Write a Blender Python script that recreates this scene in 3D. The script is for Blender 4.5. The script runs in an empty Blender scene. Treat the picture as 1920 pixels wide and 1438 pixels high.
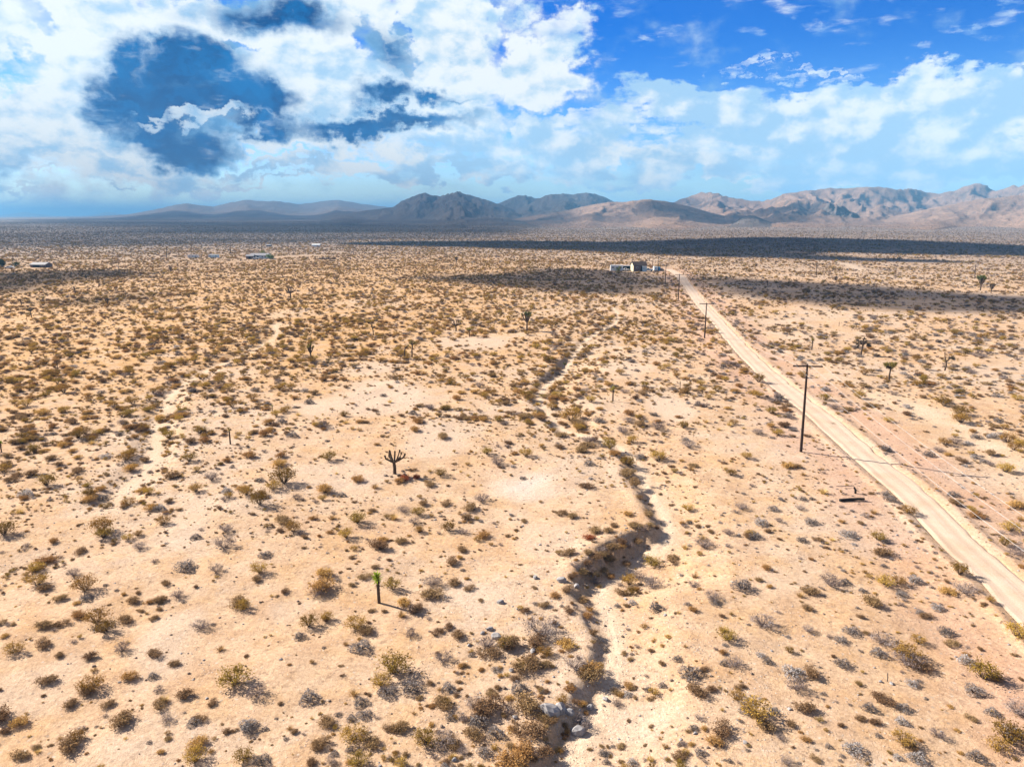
import bpy, math, random
import numpy as np
from math import radians, sin, cos, tan, atan2, sqrt, pi

# ------------------------------------------------------------------ camera, sky, sun, exposure
scene = bpy.context.scene
col = scene.collection
F = 1330.0                      # focal length in photo pixels (1920 wide)
CX, CY = 960.0, 719.0
HOR = 403.0
PITCH = math.atan((CY - HOR) / F)
CAMZ = 30.0
cam_d = bpy.data.cameras.new("camera")
cam = bpy.data.objects.new("camera", cam_d)
col.objects.link(cam)
cam_d.sensor_width = 36.0
cam_d.lens = 36.0 * F / 1920.0
cam_d.clip_start = 0.5
cam_d.clip_end = 200000.0
cam.location = (0, 0, CAMZ)
cam.rotation_euler = (pi / 2 - PITCH, 0, 0)
scene.camera = cam

SUN_EL = radians(31.0)
SUN_TO = np.array([-0.90, 0.436, 0.0]); SUN_TO /= np.linalg.norm(SUN_TO)   # horizontal direction towards the sun
SUN_DIR = np.array([SUN_TO[0] * cos(SUN_EL), SUN_TO[1] * cos(SUN_EL), sin(SUN_EL)])
sd = bpy.data.lights.new("sun", 'SUN')
sd.energy = 5.0
sd.angle = radians(0.53)
sd.color = (1.0, 0.93, 0.82)
so = bpy.data.objects.new("sun", sd)
col.objects.link(so)
from mathutils import Vector
so.rotation_euler = Vector(tuple(SUN_DIR)).to_track_quat('Z', 'Y').to_euler()

scene.view_settings.view_transform = 'Standard'
scene.view_settings.look = 'None'
scene.view_settings.gamma = 1.0
scene.view_settings.use_curve_mapping = False
scene.view_settings.exposure = 1.4
scene.render.engine = 'CYCLES'
scene.cycles.max_bounces = 6
scene.cycles.diffuse_bounces = 2
scene.cycles.glossy_bounces = 1
scene.cycles.transmission_bounces = 2
scene.cycles.volume_bounces = 0
scene.cycles.caustics_reflective = False
scene.cycles.caustics_refractive = False
scene.cycles.use_denoising = True
scene.cycles.denoiser = 'OPENIMAGEDENOISE'
scene.cycles.denoising_input_passes = 'RGB_ALBEDO_NORMAL'

# pixel <-> world
CP, SP = cos(PITCH), sin(PITCH)
def ray(px, py):
    x = (px - CX) / F; u = -(py - CY) / F
    return np.array([x, CP + u * SP, -SP + u * CP])
def project(x, y, z):
    f = y * CP - (z - CAMZ) * SP
    u = y * SP + (z - CAMZ) * CP
    return CX + F * x / f, CY - F * u / f
def onplane(px, py, z=0.0):
    d = ray(px, py); t = (z - CAMZ) / d[2]
    return d[0] * t, d[1] * t
def azel(px, py):
    d = ray(px, py)
    return atan2(d[0], d[1]), math.atan2(d[2], sqrt(d[0] ** 2 + d[1] ** 2))

# ------------------------------------------------------------------ node helper
class NT:
    def __init__(s, tree):
        s.t = tree; s.n = tree.nodes; s.l = tree.links
    def new(s, typ, **kw):
        nd = s.n.new(typ)
        for k, v in kw.items(): setattr(nd, k, v)
        return nd
    def put(s, sock, v):
        if hasattr(v, 'is_output') or isinstance(v, bpy.types.NodeSocket): s.l.new(v, sock)
        else: sock.default_value = v
    def math(s, op, a, b=0.0, c=0.0, clamp=False):
        nd = s.new('ShaderNodeMath', operation=op); nd.use_clamp = clamp
        s.put(nd.inputs[0], a); s.put(nd.inputs[1], b); s.put(nd.inputs[2], c)
        return nd.outputs[0]
    def vmath(s, op, a, b=(0, 0, 0), scale=None):
        nd = s.new('ShaderNodeVectorMath', operation=op)
        s.put(nd.inputs[0], a); s.put(nd.inputs[1], b)
        if scale is not None: s.put(nd.inputs['Scale'], scale)
        return nd.outputs['Value'] if op in ('LENGTH', 'DOT_PRODUCT', 'DISTANCE') else nd.outputs[0]
    def rng(s, v, a, b, c=0.0, d=1.0, interp='SMOOTHSTEP'):
        nd = s.new('ShaderNodeMapRange', interpolation_type=interp); nd.clamp = True
        s.put(nd.inputs[0], v)
        for i, q in enumerate((a, b, c, d)): s.put(nd.inputs[i + 1], q)
        return nd.outputs[0]
    def noise(s, vec, scale, detail=4.0, rough=0.55, lac=2.0, dist=0.0, color=False):
        nd = s.new('ShaderNodeTexNoise')
        s.put(nd.inputs['Vector'], vec); s.put(nd.inputs['Scale'], scale)
        nd.inputs['Detail'].default_value = detail; nd.inputs['Roughness'].default_value = rough
        nd.inputs['Lacunarity'].default_value = lac; nd.inputs['Distortion'].default_value = dist
        return nd.outputs['Color'] if color else nd.outputs[0]
    def mix(s, fac, a, b, blend='MIX'):
        nd = s.new('ShaderNodeMix', data_type='RGBA', blend_type=blend)
        s.put(nd.inputs[0], fac); s.put(nd.inputs[6], a); s.put(nd.inputs[7], b)
        return nd.outputs[2]
    def mapping(s, v, loc=(0, 0, 0), rot=(0, 0, 0), sc=(1, 1, 1), typ='POINT'):
        nd = s.new('ShaderNodeMapping', vector_type=typ)
        s.put(nd.inputs[0], v); nd.inputs[1].default_value = loc
        nd.inputs[2].default_value = rot; nd.inputs[3].default_value = sc
        return nd.outputs[0]
def C4(r, g, b): return (r, g, b, 1.0)

# ------------------------------------------------------------------ sky
world = bpy.data.worlds.new("World")
scene.world = world
world.use_nodes = True
w = NT(world.node_tree)
w.n.clear()
SKY_STR = 0.10
sky = w.new('ShaderNodeTexSky', sky_type='NISHITA')
sky.sun_disc = False
sky.sun_elevation = SUN_EL
sky.sun_rotation = atan2(SUN_TO[0], SUN_TO[1]) % (2 * pi)
sky.altitude = 900
sky.air_density = 1.0; sky.dust_density = 0.6; sky.ozone_density = 2.0
hs = w.new('ShaderNodeHueSaturation'); hs.inputs['Saturation'].default_value = 1.3; hs.inputs['Value'].default_value = 0.9
hs.inputs['Hue'].default_value = 0.5
w.l.new(sky.outputs[0], hs.inputs['Color'])
tc = w.new('ShaderNodeTexCoord').outputs['Generated']
sep = w.new('ShaderNodeSeparateXYZ'); w.l.new(tc, sep.inputs[0])
tint = w.mix(w.rng(sep.outputs[2], 0.02, 0.24), C4(0.56, 0.68, 0.88), C4(0.018, 0.30, 0.68))
skycol = w.mix(1.0, hs.outputs[0], tint, 'MULTIPLY')
az = w.math('ARCTAN2', sep.outputs[0], sep.outputs[1])
el = w.math('ARCSINE', sep.outputs[2])
cmb = w.new('ShaderNodeCombineXYZ'); w.l.new(az, cmb.inputs[0]); w.l.new(el, cmb.inputs[1])
q0 = cmb.outputs[0]
# turbulent warp of the cloud outlines
wn = w.noise(w.mapping(q0, sc=(1, 1.25, 1)), 7.0, 8, 0.62, color=True)
wn2 = w.noise(w.mapping(q0, sc=(1, 1.5, 1)), 34.0, 5, 0.55, color=True)
off = w.vmath('SCALE', w.vmath('SUBTRACT', wn, (0.5, 0.5, 0.5)), scale=0.20)
off2 = w.vmath('SCALE', w.vmath('SUBTRACT', wn2, (0.5, 0.5, 0.5)), scale=0.07)
q = w.vmath('MULTIPLY', w.vmath('ADD', w.vmath('ADD', q0, off), off2), (1, 1, 0))

qd = w.vmath('MULTIPLY', w.vmath('ADD', w.vmath('ADD', q0, w.vmath('SCALE', off, scale=0.75)), w.vmath('SCALE', off2, scale=0.45)), (1, 1, 0))
def blobs(qv, lst, o_=1.35, i_=0.45, it='SMOOTHSTEP'):
    """soft union of elliptical puffs given as (photo x, y, half width, half height, tilt, weight)"""
    acc = None
    for (bx, by, rx, ry, rot, wt) in lst:
        a, e = azel(bx, by)
        nd = w.new('ShaderNodeVectorMath', operation='MULTIPLY_ADD'); w.l.new(qv, nd.inputs[0]); nd.inputs[1].default_value = (F / rx, F / ry, 0); nd.inputs[2].default_value = (-a * F / rx, -e * F / ry, 0); m = nd.outputs[0]
        ln = w.vmath('LENGTH', m)
        v = w.rng(ln, o_, i_, 0.0, wt, it)
        acc = v if acc is None else w.math('MAXIMUM', acc, v)
    return acc
white = [(60, 60, 90, 110, 0.2, 1), (150, 40, 170, 110, 0, 1), (330, 30, 200, 60, -0.1, .95), (120, 190, 110, 150, 0.3, 1),
         (60, 240, 110, 60, 0, .95), (200, 290, 170, 50, 0, .8), (420, 75, 90, 50, -.2, .9), (590, 120, 120, 130, .2, 1), (700, 60, 140, 120, 0, .95),
         (850, 90, 120, 150, 0, 1), (680, 190, 100, 60, 0, .9), (1000, 145, 85, 65, .1, .98), (900, 20, 90, 60, 0, .9),
         (1040, 60, 60, 35, .5, .62), (1080, 20, 45, 30, .6, .55), (560, 250, 160, 28, 0, .7), (830, 250, 130, 40, 0, .75), (480, 230, 60, 12, -.1, .8)]
holes = [(480, 88, 45, 14, 0, .7), (690, 75, 30, 60, .3, .75), (740, 110, 25, 50, 0, .7), (755, 45, 14, 22, 0, .7), (940, 60, 25, 45, 0, .4), (20, 20, 40, 25, 0, .5), (10, 130, 30, 30, 0, .5)]
low = [(220, 305, 220, 14, 0, .8), (600, 300, 190, 14, .02, .85), (830, 315, 220, 16, 0, .8), (1080, 290, 160, 20, 0, .85), (420, 330, 200, 8, 0, .7), (80, 350, 160, 6, 0, .55), (1250, 335, 160, 12, 0, .85), (1560, 318, 110, 20, .1, .95), (1700, 305, 70, 20, .2, .95), (1800, 325, 130, 16, .1, .9), (1320, 325, 90, 18, .1, .95), (1290, 200, 160, 48, 0, 1), (1350, 170, 60, 25, 0, .9), (1560, 225, 170, 40, 0, .95), (1760, 215, 180, 45, .05, 1), (1890, 195, 110, 40, 0, 1), (1700, 265, 260, 45, 0, .85),
       (1120, 235, 110, 22, 0, .7), (1060, 265, 150, 25, 0, .75), (1400, 270, 200, 35, 0, .7), (1300, 315, 130, 28, 0, .85), (1450, 310, 120, 22, 0, .8),
       (1640, 310, 110, 25, .1, .85), (1850, 305, 120, 28, .1, .85), (900, 290, 200, 26, 0, .65), (700, 300, 160, 18, 0, .6), (1720, 330, 120, 14, 0, .7), (1100, 320, 200, 20, 0, .5)]
wisp = [(230, 300, 120, 9, .02, .7), (520, 312, 130, 8, .02, .72), (390, 335, 130, 6, .0, .6), (150, 325, 90, 7, 0, .7), (1550, 160, 60, 14, -.05, .6), (1430, 118, 60, 12, -.05, .6), (1510, 132, 45, 7, -.1, .55), (1400, 150, 60, 9, .0, .5), (1530, 8, 90, 30, .5, .34), (1870, 30, 90, 24, .6, .4),
        (1730, 130, 30, 14, .4, .42), (100, 330, 110, 9, 0, .6), (450, 325, 190, 10, 0, .62), (330, 318, 150, 8, .1, .55), (70, 348, 120, 6, 0, .55), (600, 295, 70, 8, 0, .6), (1190, 45, 24, 16, 0, .4)]
dark = [(255, 95, 40, 32, .3, .8), (315, 78, 40, 20, 0, .75), (255, 145, 62, 45, 0, 1), (345, 130, 78, 50, .1, 1), (425, 130, 60, 40, -.2, .95), (225, 190, 46, 42, 0, 1), (300, 190, 85, 48, 0, 1), (420, 190, 90, 44, -.2, 1), (505, 205, 52, 28, -.3, .95), (335, 262, 64, 24, .1, 1), (290, 240, 40, 22, 0, .9), (470, 240, 70, 16, -.15, .9),
        (700, 240, 160, 17, .04, 1), (705, 195, 50, 24, 0, .85), (800, 190, 60, 14, -.2, .75), (520, 25, 130, 30, .1, .75), (725, 95, 36, 55, .4, .6), (860, 195, 40, 8, 0, .5)]
strip = blobs(qd, [(375, 222, 75, 11, -.06, 1), (300, 216, 40, 6, -.05, .7)], 1.4, .3)
BW = blobs(q, white); BH = blobs(q, holes); BL = blobs(q, low); BS = blobs(q, wisp); BD = blobs(qd, dark, 1.65, 0.1, 'LINEAR')
fb = w.noise(w.mapping(q0, sc=(1, 1.5, 1)), 14.0, 7, 0.54)
lo_ = w.vmath('ADD', q0, (-0.013, 0.011, 0))      # a step towards the sun: thinner there means a lit edge here
fbl = w.noise(w.mapping(lo_, sc=(1, 1.5, 1)), 16.0, 5, 0.5)
fb5 = w.noise(w.mapping(q0, sc=(1, 1.5, 1)), 16.0, 5, 0.5)
fbs = w.noise(w.mapping(q0, sc=(1, 3.4, 1)), 17.0, 7, 0.56)          # flat layered texture near the horizon
# cloud cover added where the frame does not look, to neutralise the fill light
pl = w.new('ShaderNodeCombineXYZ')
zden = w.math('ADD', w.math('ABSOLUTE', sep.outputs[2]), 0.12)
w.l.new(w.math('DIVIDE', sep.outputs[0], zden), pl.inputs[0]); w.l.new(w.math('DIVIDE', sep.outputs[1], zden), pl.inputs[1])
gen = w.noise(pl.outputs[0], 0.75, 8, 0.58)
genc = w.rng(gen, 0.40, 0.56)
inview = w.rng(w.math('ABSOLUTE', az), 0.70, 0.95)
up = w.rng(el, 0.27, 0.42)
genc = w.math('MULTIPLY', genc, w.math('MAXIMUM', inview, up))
covA = w.math('SUBTRACT', w.math('ADD', BW, w.math('MULTIPLY', w.math('SUBTRACT', fb, 0.5), 1.35)), w.math('MULTIPLY', BH, 0.95))
softD = w.rng(w.math('ADD', BD, w.math('MULTIPLY', w.math('SUBTRACT', fb, 0.5), 0.75)), 0.10, 0.75)
alA = w.math('MULTIPLY', w.rng(covA, 0.05, 0.72), w.math('SUBTRACT', 1.0, softD))
covL = w.math('ADD', BL, w.math('MULTIPLY', w.math('SUBTRACT', fbs, 0.5), 2.0))
alL = w.math('MULTIPLY', w.rng(covL, 0.12, 0.72), 0.96)
covS = w.math('ADD', BS, w.math('MULTIPLY', w.math('SUBTRACT', fbs, 0.52), 2.4))
alS = w.math('MULTIPLY', w.rng(covS, 0.30, 0.95), 0.85)
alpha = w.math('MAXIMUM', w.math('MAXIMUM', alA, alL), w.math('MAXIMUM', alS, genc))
# thickness shading of the clouds: sunlit white, shaded blue grey
shn = w.noise(w.mapping(q, sc=(1, 1.7, 1)), 13.0, 7, 0.6)
relief = w.math('MULTIPLY', w.math('SUBTRACT', fb5, fbl), 1.5)
shn2 = w.noise(w.mapping(q, sc=(1, 1.9, 1)), 5.0, 3, 0.5)
shade = w.rng(w.math('SUBTRACT', shn2, 0.5), -.2, .2, -.16, .16, 'LINEAR')
shade = w.math('ADD', shade, 0.0)
shade = w.rng(w.math('ADD', shade, w.math('ADD', w.math('ADD', w.math('MULTIPLY', w.math('SUBTRACT', shn, 0.5), 0.8), relief), w.math('ADD', 0.55, w.math('MULTIPLY', w.math('SUBTRACT', alA, alL), 0.10)))), 0.28, 0.74)
CLW = C4(3.75, 4.0, 4.1); CLS = C4(1.75, 2.75, 3.75)
ccol = w.mix(shade, CLS, CLW)
DK1 = C4(0.0, 0.26, 0.95); DK2 = C4(0.0, 0.66, 1.9)
covD = w.math('ADD', BD, w.math('MULTIPLY', w.math('SUBTRACT', fb, 0.5), 0.75))
alD = w.math('MULTIPLY', w.rng(covD, 0.0, 0.35), 0.97)
dcol = w.mix(w.rng(shn, 0.35, 0.65), DK1, DK2)
dcol = w.mix(w.rng(covD, 0.22, 0.72), C4(0.75, 1.75, 2.9), dcol)      # thin lit rim, dense core
base = w.mix(alD, skycol, dcol)
ccol = w.mix(w.math('MULTIPLY', w.math('MAXIMUM', up, inview), 0.9), ccol, C4(1.0, 0.88, 0.78))   # unseen added cover dimmed to warm grey, setting ambient tone and strength
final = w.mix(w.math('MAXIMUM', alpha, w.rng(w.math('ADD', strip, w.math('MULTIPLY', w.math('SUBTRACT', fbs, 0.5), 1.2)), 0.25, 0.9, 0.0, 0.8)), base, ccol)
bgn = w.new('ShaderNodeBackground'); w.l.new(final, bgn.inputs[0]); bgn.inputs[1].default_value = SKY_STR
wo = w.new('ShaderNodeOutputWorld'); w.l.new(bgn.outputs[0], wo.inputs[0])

# ------------------------------------------------------------------ numpy noise
def vnoise(x, y, seed=0):
    x = np.asarray(x, float); y = np.asarray(y, float)
    xi = np.floor(x).astype(np.int64); yi = np.floor(y).astype(np.int64)
    fx = x - xi; fy = y - yi
    fx = fx * fx * fx * (fx * (fx * 6 - 15) + 10); fy = fy * fy * fy * (fy * (fy * 6 - 15) + 10)
    def h(a, b):
        n = (a * 374761393 + b * 668265263 + seed * 974634343) & 0x7fffffff
        n = ((n ^ (n >> 13)) * 1274126177) & 0x7fffffff
        n = n ^ (n >> 16)
        return (n & 0xffff) / 65535.0
    return (h(xi, yi) * (1 - fx) + h(xi + 1, yi) * fx) * (1 - fy) + (h(xi, yi + 1) * (1 - fx) + h(xi + 1, yi + 1) * fx) * fy
def fbm(x, y, octs=4, seed=0, gain=0.5):
    s = 0.0; a = 1.0; t = 0.0
    for i in range(octs):
        s = s + a * (vnoise(x * 2 ** i + 17.3 * i, y * 2 ** i - 9.1 * i, seed + i) - 0.5); t += a; a *= gain
    return s / t * 2
def ridged(x, y, octs=4, seed=0):
    s = 0.0; a = 1.0; t = 0.0
    for i in range(octs):
        n = 1 - np.abs(2 * vnoise(x * 2 ** i + 5.7 * i, y * 2 ** i + 3.1 * i, seed + i) - 1)
        s = s + a * n * n; t += a; a *= 0.5
    return s / t
def sst(t):
    t = np.clip(t, 0, 1); return t * t * (3 - 2 * t)

# ------------------------------------------------------------------ terrain description
def smooth_line(pts, n):
    """Catmull-Rom resample of an (k, m) array"""
    p = np.array(pts, float); p = np.vstack([2 * p[0] - p[1], p, 2 * p[-1] - p[-2]])
    out = []
    for i in range(1, len(p) - 2):
        for j in range(n):
            t = j / n
            out.append(0.5 * ((2 * p[i]) + (-p[i - 1] + p[i + 1]) * t + (2 * p[i - 1] - 5 * p[i] + 4 * p[i + 1] - p[i + 2]) * t * t + (-p[i - 1] + 3 * p[i] - 3 * p[i + 1] + p[i + 2]) * t ** 3))
    out.append(p[-2]); return np.array(out)
def line_from_px(lst, n=4):
    pts = []
    for (px, py, d) in lst:
        x, y = onplane(px, py, -d); pts.append((x, y, d))
    return smooth_line(pts, n)
GULLY = line_from_px([(990, 1640, .4), (1040, 1500, .4), (1085, 1400, .45), (1135, 1310, .45), (1155, 1240, .45), (1148, 1180, .45), (1126, 1118, .55), (1158, 1080, 1.3), (1208, 1048, 1.2),
                      (1250, 1015, .6), (1252, 985, .5), (1230, 942, .65), (1208, 905, .75), (1196, 872, .5), (1160, 838, .45), (1105, 820, .5), (1058, 808, .85),
                      (1030, 778, .9), (1012, 748, .6), (1026, 722, .6), (1058, 702, 1.0), (1062, 690, 1.0), (1085, 655, .5), (1110, 630, .3), (1160, 600, .2), (1150, 578, .1)])
WASH = line_from_px([(215, 945, .15), (285, 870, .2), (300, 800, .4), (312, 768, .55), (325, 742, .7), (360, 712, .7), (405, 690, .7), (455, 668, .6), (500, 645, .5), (520, 628, .4), (516, 608, .2)])
TRACK = line_from_px([(2050, 960, .05), (1920, 876, .06), (1817, 810, .08), (1725, 771, .05), (1640, 742, .02)])
FARTRACK = line_from_px([(1612, 507, .02), (1598, 499, .02), (1578, 494, .02)])

def polydist(x, y, L):
    """signed distance (positive right of the direction of travel), and the depth value carried along the line"""
    best = np.full(x.shape, 1e9); sg = np.zeros(x.shape); dv = np.zeros(x.shape)
    for i in range(len(L) - 1):
        ax, ay, ad = L[i]; bx, by, bd = L[i + 1]
        dx, dy = bx - ax, by - ay; l2 = dx * dx + dy * dy + 1e-9
        t = np.clip(((x - ax) * dx + (y - ay) * dy) / l2, 0, 1)
        ex = x - (ax + t * dx); ey = y - (ay + t * dy)
        d = np.hypot(ex, ey); c = dx * (y - ay) - dy * (x - ax)
        m = d < best
        best = np.where(m, d, best); sg = np.where(m, np.where(c > 0, -1, 1), sg); dv = np.where(m, ad + (bd - ad) * t, dv)
    return best * sg, dv
def local(x, y, L, pad):
    return (x > L[:, 0].min() - pad) & (x < L[:, 0].max() + pad) & (y > L[:, 1].min() - pad) & (y < L[:, 1].max() + pad)

# the road: centre line and half width, read as a course on the plain
ROADPX = [(1897, 1174, 2030, 1174), (1852, 1117, 1966, 1117), (1804, 1069, 1912, 1069), (1744, 1005, 1822, 1005), (1712, 964, 1785, 964), (1668, 919, 1736, 919), (1620, 881, 1687, 881), (1562, 829, 1624, 829), (1519, 780, 1560, 780), (1464, 738, 1501, 738), (1400, 680, 1430, 680),
          (1360, 632, 1381, 632), (1341, 607, 1359, 607), (1310, 574, 1325, 574), (1297, 555, 1310, 555), (1283, 535, 1294, 535), (1272, 520, 1282, 520), (1262, 511, 1272, 511), (1246, 505, 1258, 505)]
rp = []
for (ax, ay, bx, by) in ROADPX:
    A = onplane(ax, ay); B = onplane(bx, by)
    rp.append(((A[0] + B[0]) / 2, (A[1] + B[1]) / 2, 0.0))
d0 = np.array(rp[0]) - np.array(rp[2]); d0 /= np.linalg.norm(d0)
rp = [tuple(np.array(rp[0]) + d0 * 60), tuple(np.array(rp[0]) + d0 * 25)] + rp
ROAD = smooth_line(rp, 6)
for _ in range(14):      # relax the small wobbles out of it
    ROAD[1:-1] = 0.25 * ROAD[:-2] + 0.5 * ROAD[1:-1] + 0.25 * ROAD[2:]
ROAD_HW = 2.05

def base_height(x, y):
    r = np.hypot(x, y)
    fade = np.clip(1.5 - r / 1500.0, 0.0, 1)
    z = 0.55 * fbm(x / 45.0, y / 45.0, 3, 3) + 0.16 * fbm(x / 7.0, y / 7.0, 3, 9)
    z = z * fade
    return z
def surf(x, y, masks=False):
    """height of the plain; optional masks sand / road side"""
    x = np.atleast_1d(np.asarray(x, float)); y = np.atleast_1d(np.asarray(y, float))
    z = base_height(x, y)
    sand = np.zeros(x.shape); bank = np.zeros(x.shape); gd = np.full(x.shape, 99.0)
    m = local(x, y, GULLY, 40)
    if m.any():
        wob = 0.8 * fbm(x[m] / 5.0, y[m] / 5.0, 3, 21)
        s, D = polydist(x[m], y[m], GULLY)
        wf = 0.55 + 0.2 * D * 0.3
        wl = 1.1 + 0.95 * D; wr = 5.0 * D + 3.0
        sl = s + wob * np.clip(np.abs(s) / 2.0, 0, 1)
        tl = (-sl - wf) / wl; tr = (sl - wf) / wr
        rill = 0.16 * ridged(x[m] / 1.6, y[m] / 1.6, 2, 33) * D * 0.4
        low_ = np.where(sl < 0, 1 - sst(tl), 1 - sst(tr))
        lip = np.where(sl < 0, np.exp(-((tl - 1.25) / 0.5) ** 2), 0) * 0.18 * D
        z[m] = z[m] * (1 - 0.7 * low_) - D * low_ + lip - rill * 4 * low_ * (1 - low_) + (0.75 * fbm(x[m] / 2.0, y[m] / 2.0, 5, 35, .66) * np.clip(D, .4, 1.5)) * np.where(sl < 0, 4 * low_ * (1 - low_) + .25 * low_, .5 * low_ * (1 - low_))
        sand[m] = np.exp(-(s / (wf * 1.25)) ** 2)
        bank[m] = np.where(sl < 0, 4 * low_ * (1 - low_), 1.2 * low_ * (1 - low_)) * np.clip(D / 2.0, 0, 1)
        gd[m] = np.abs(s)
    for L, wf, wb in ((WASH, 0.9, 2.6), (TRACK, 3.0, 3.0)):
        m = local(x, y, L, 25)
        if m.any():
            s, D = polydist(x[m], y[m], L)
            lw = 1 - sst((np.abs(s) - wf) / wb)
            z[m] = z[m] * (1 - lw * .6) - D * lw * (.75 if L is WASH else 1)
            sand[m] = np.maximum(sand[m], np.exp(-(s / (wf * 1.2)) ** 2) * (0.78 if L is WASH else 0.75) * (.5 + .9 * vnoise(x[m] / 3.0, y[m] / 3.0, 15)))
            gd[m] = np.minimum(gd[m], np.abs(s) + (0 if L is WASH else 0.5))
    m = local(x, y, FARTRACK, 30)
    if m.any():
        s, D = polydist(x[m], y[m], FARTRACK)
        sand[m] = np.maximum(sand[m], np.exp(-(s / 3.5) ** 2)); gd[m] = np.minimum(gd[m], np.abs(s) * .5)
    rd = np.full(x.shape, 999.0)
    m = local(x, y, ROAD, 30)
    if m.any():
        s, _ = polydist(x[m], y[m], ROAD)
        a = np.abs(s)
        k = 1 - sst((a - ROAD_HW - 0.3) / 7.0)
        z[m] = z[m] * (1 - k)
        berm = 0.20 * np.exp(-((a - ROAD_HW - 0.85) / 0.5) ** 2) * (0.6 + 0.6 * vnoise(x[m] / 2.2, y[m] / 2.2, 5))
        z[m] += berm - 0.35 * (1 - sst((a - ROAD_HW + 0.55) / 0.5))
        rd[m] = a
    if masks: return z, sand, bank, gd, rd
    return z

# ---- mountains: each a height field about a crest read from the skyline
def skyline(lst, R):
    a = []
    for (px, py) in lst:
        A, E = azel(px, py); a.append((A, CAMZ + (R(A) if callable(R) else R) * tan(E)))
    return np.array(a)
class Hill:
    def __init__(s, name, lst, R, wf, wb, seed, rough, power=1.7, spur=420.0, extra=0.0):
        s.name = name; s.R = R; s.wf = wf; s.wb = wb; s.seed = seed; s.rough = rough; s.power = power; s.spur = spur
        s.c = skyline(lst, R); s.lst = lst
        s.a0 = s.c[0, 0]; s.a1 = s.c[-1, 0]; s.extra = extra
    def crest(s, a):
        h = np.interp(a, s.c[:, 0], s.c[:, 1])
        e = np.clip(np.minimum(a - s.a0, s.a1 - a) / 0.02, 0, 1)
        return h * e
    def h(s, x, y):
        r = np.hypot(x, y); a = np.arctan2(x, y)
        # the crest wanders in depth, so spurs and saddles do not line up
        wob = s.wf * 0.16 * fbm(a * 9 + s.seed, a * 0 + 3.3, 3, s.seed) * 1.0
        Rr = s.R + wob
        hc = s.crest(a)
        hc = hc * (Rr / s.R) + CAMZ * (1 - Rr / s.R)
        wf = s.wf * (0.8 + 0.35 * fbm(a * 14, a * 0 + 8.1, 2, s.seed + 4)); wb = s.wb
        t = np.where(r < Rr, (Rr - r) / wf, (r - Rr) / wb)
        body = np.clip(1 - t, 0, 1) ** s.power
        # broad ribs running down the flank, then finer relief
        amid = np.clip(4 * t * (1 - t), 0, 1)
        aa = a * s.R / s.spur
        rib = ridged(aa + 0.25 * fbm(x / 300, y / 300, 2, s.seed + 2), r / (s.spur * 3.2), 4, s.seed + 7)
        fine = fbm(x / (s.spur * .30), y / (s.spur * .30), 4, s.seed + 11, 0.6)
        z = hc * body * (1 + s.rough * amid ** .7 * (rib - 0.55) * 1.25) + hc * s.rough * 0.16 * fine * np.clip(t * 6, 0, 1) * np.clip(body * 3, 0, 1)
        z = z + hc * s.rough * 0.06 * (ridged(x / 70, y / 70, 4, s.seed + 20) - .5) * np.clip(body * 2, 0, 1)
        return np.where((t < 1) & (hc > 0), z - 4.0 * np.clip(1.05 - body * 40, 0, 1), -30.0)
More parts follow.
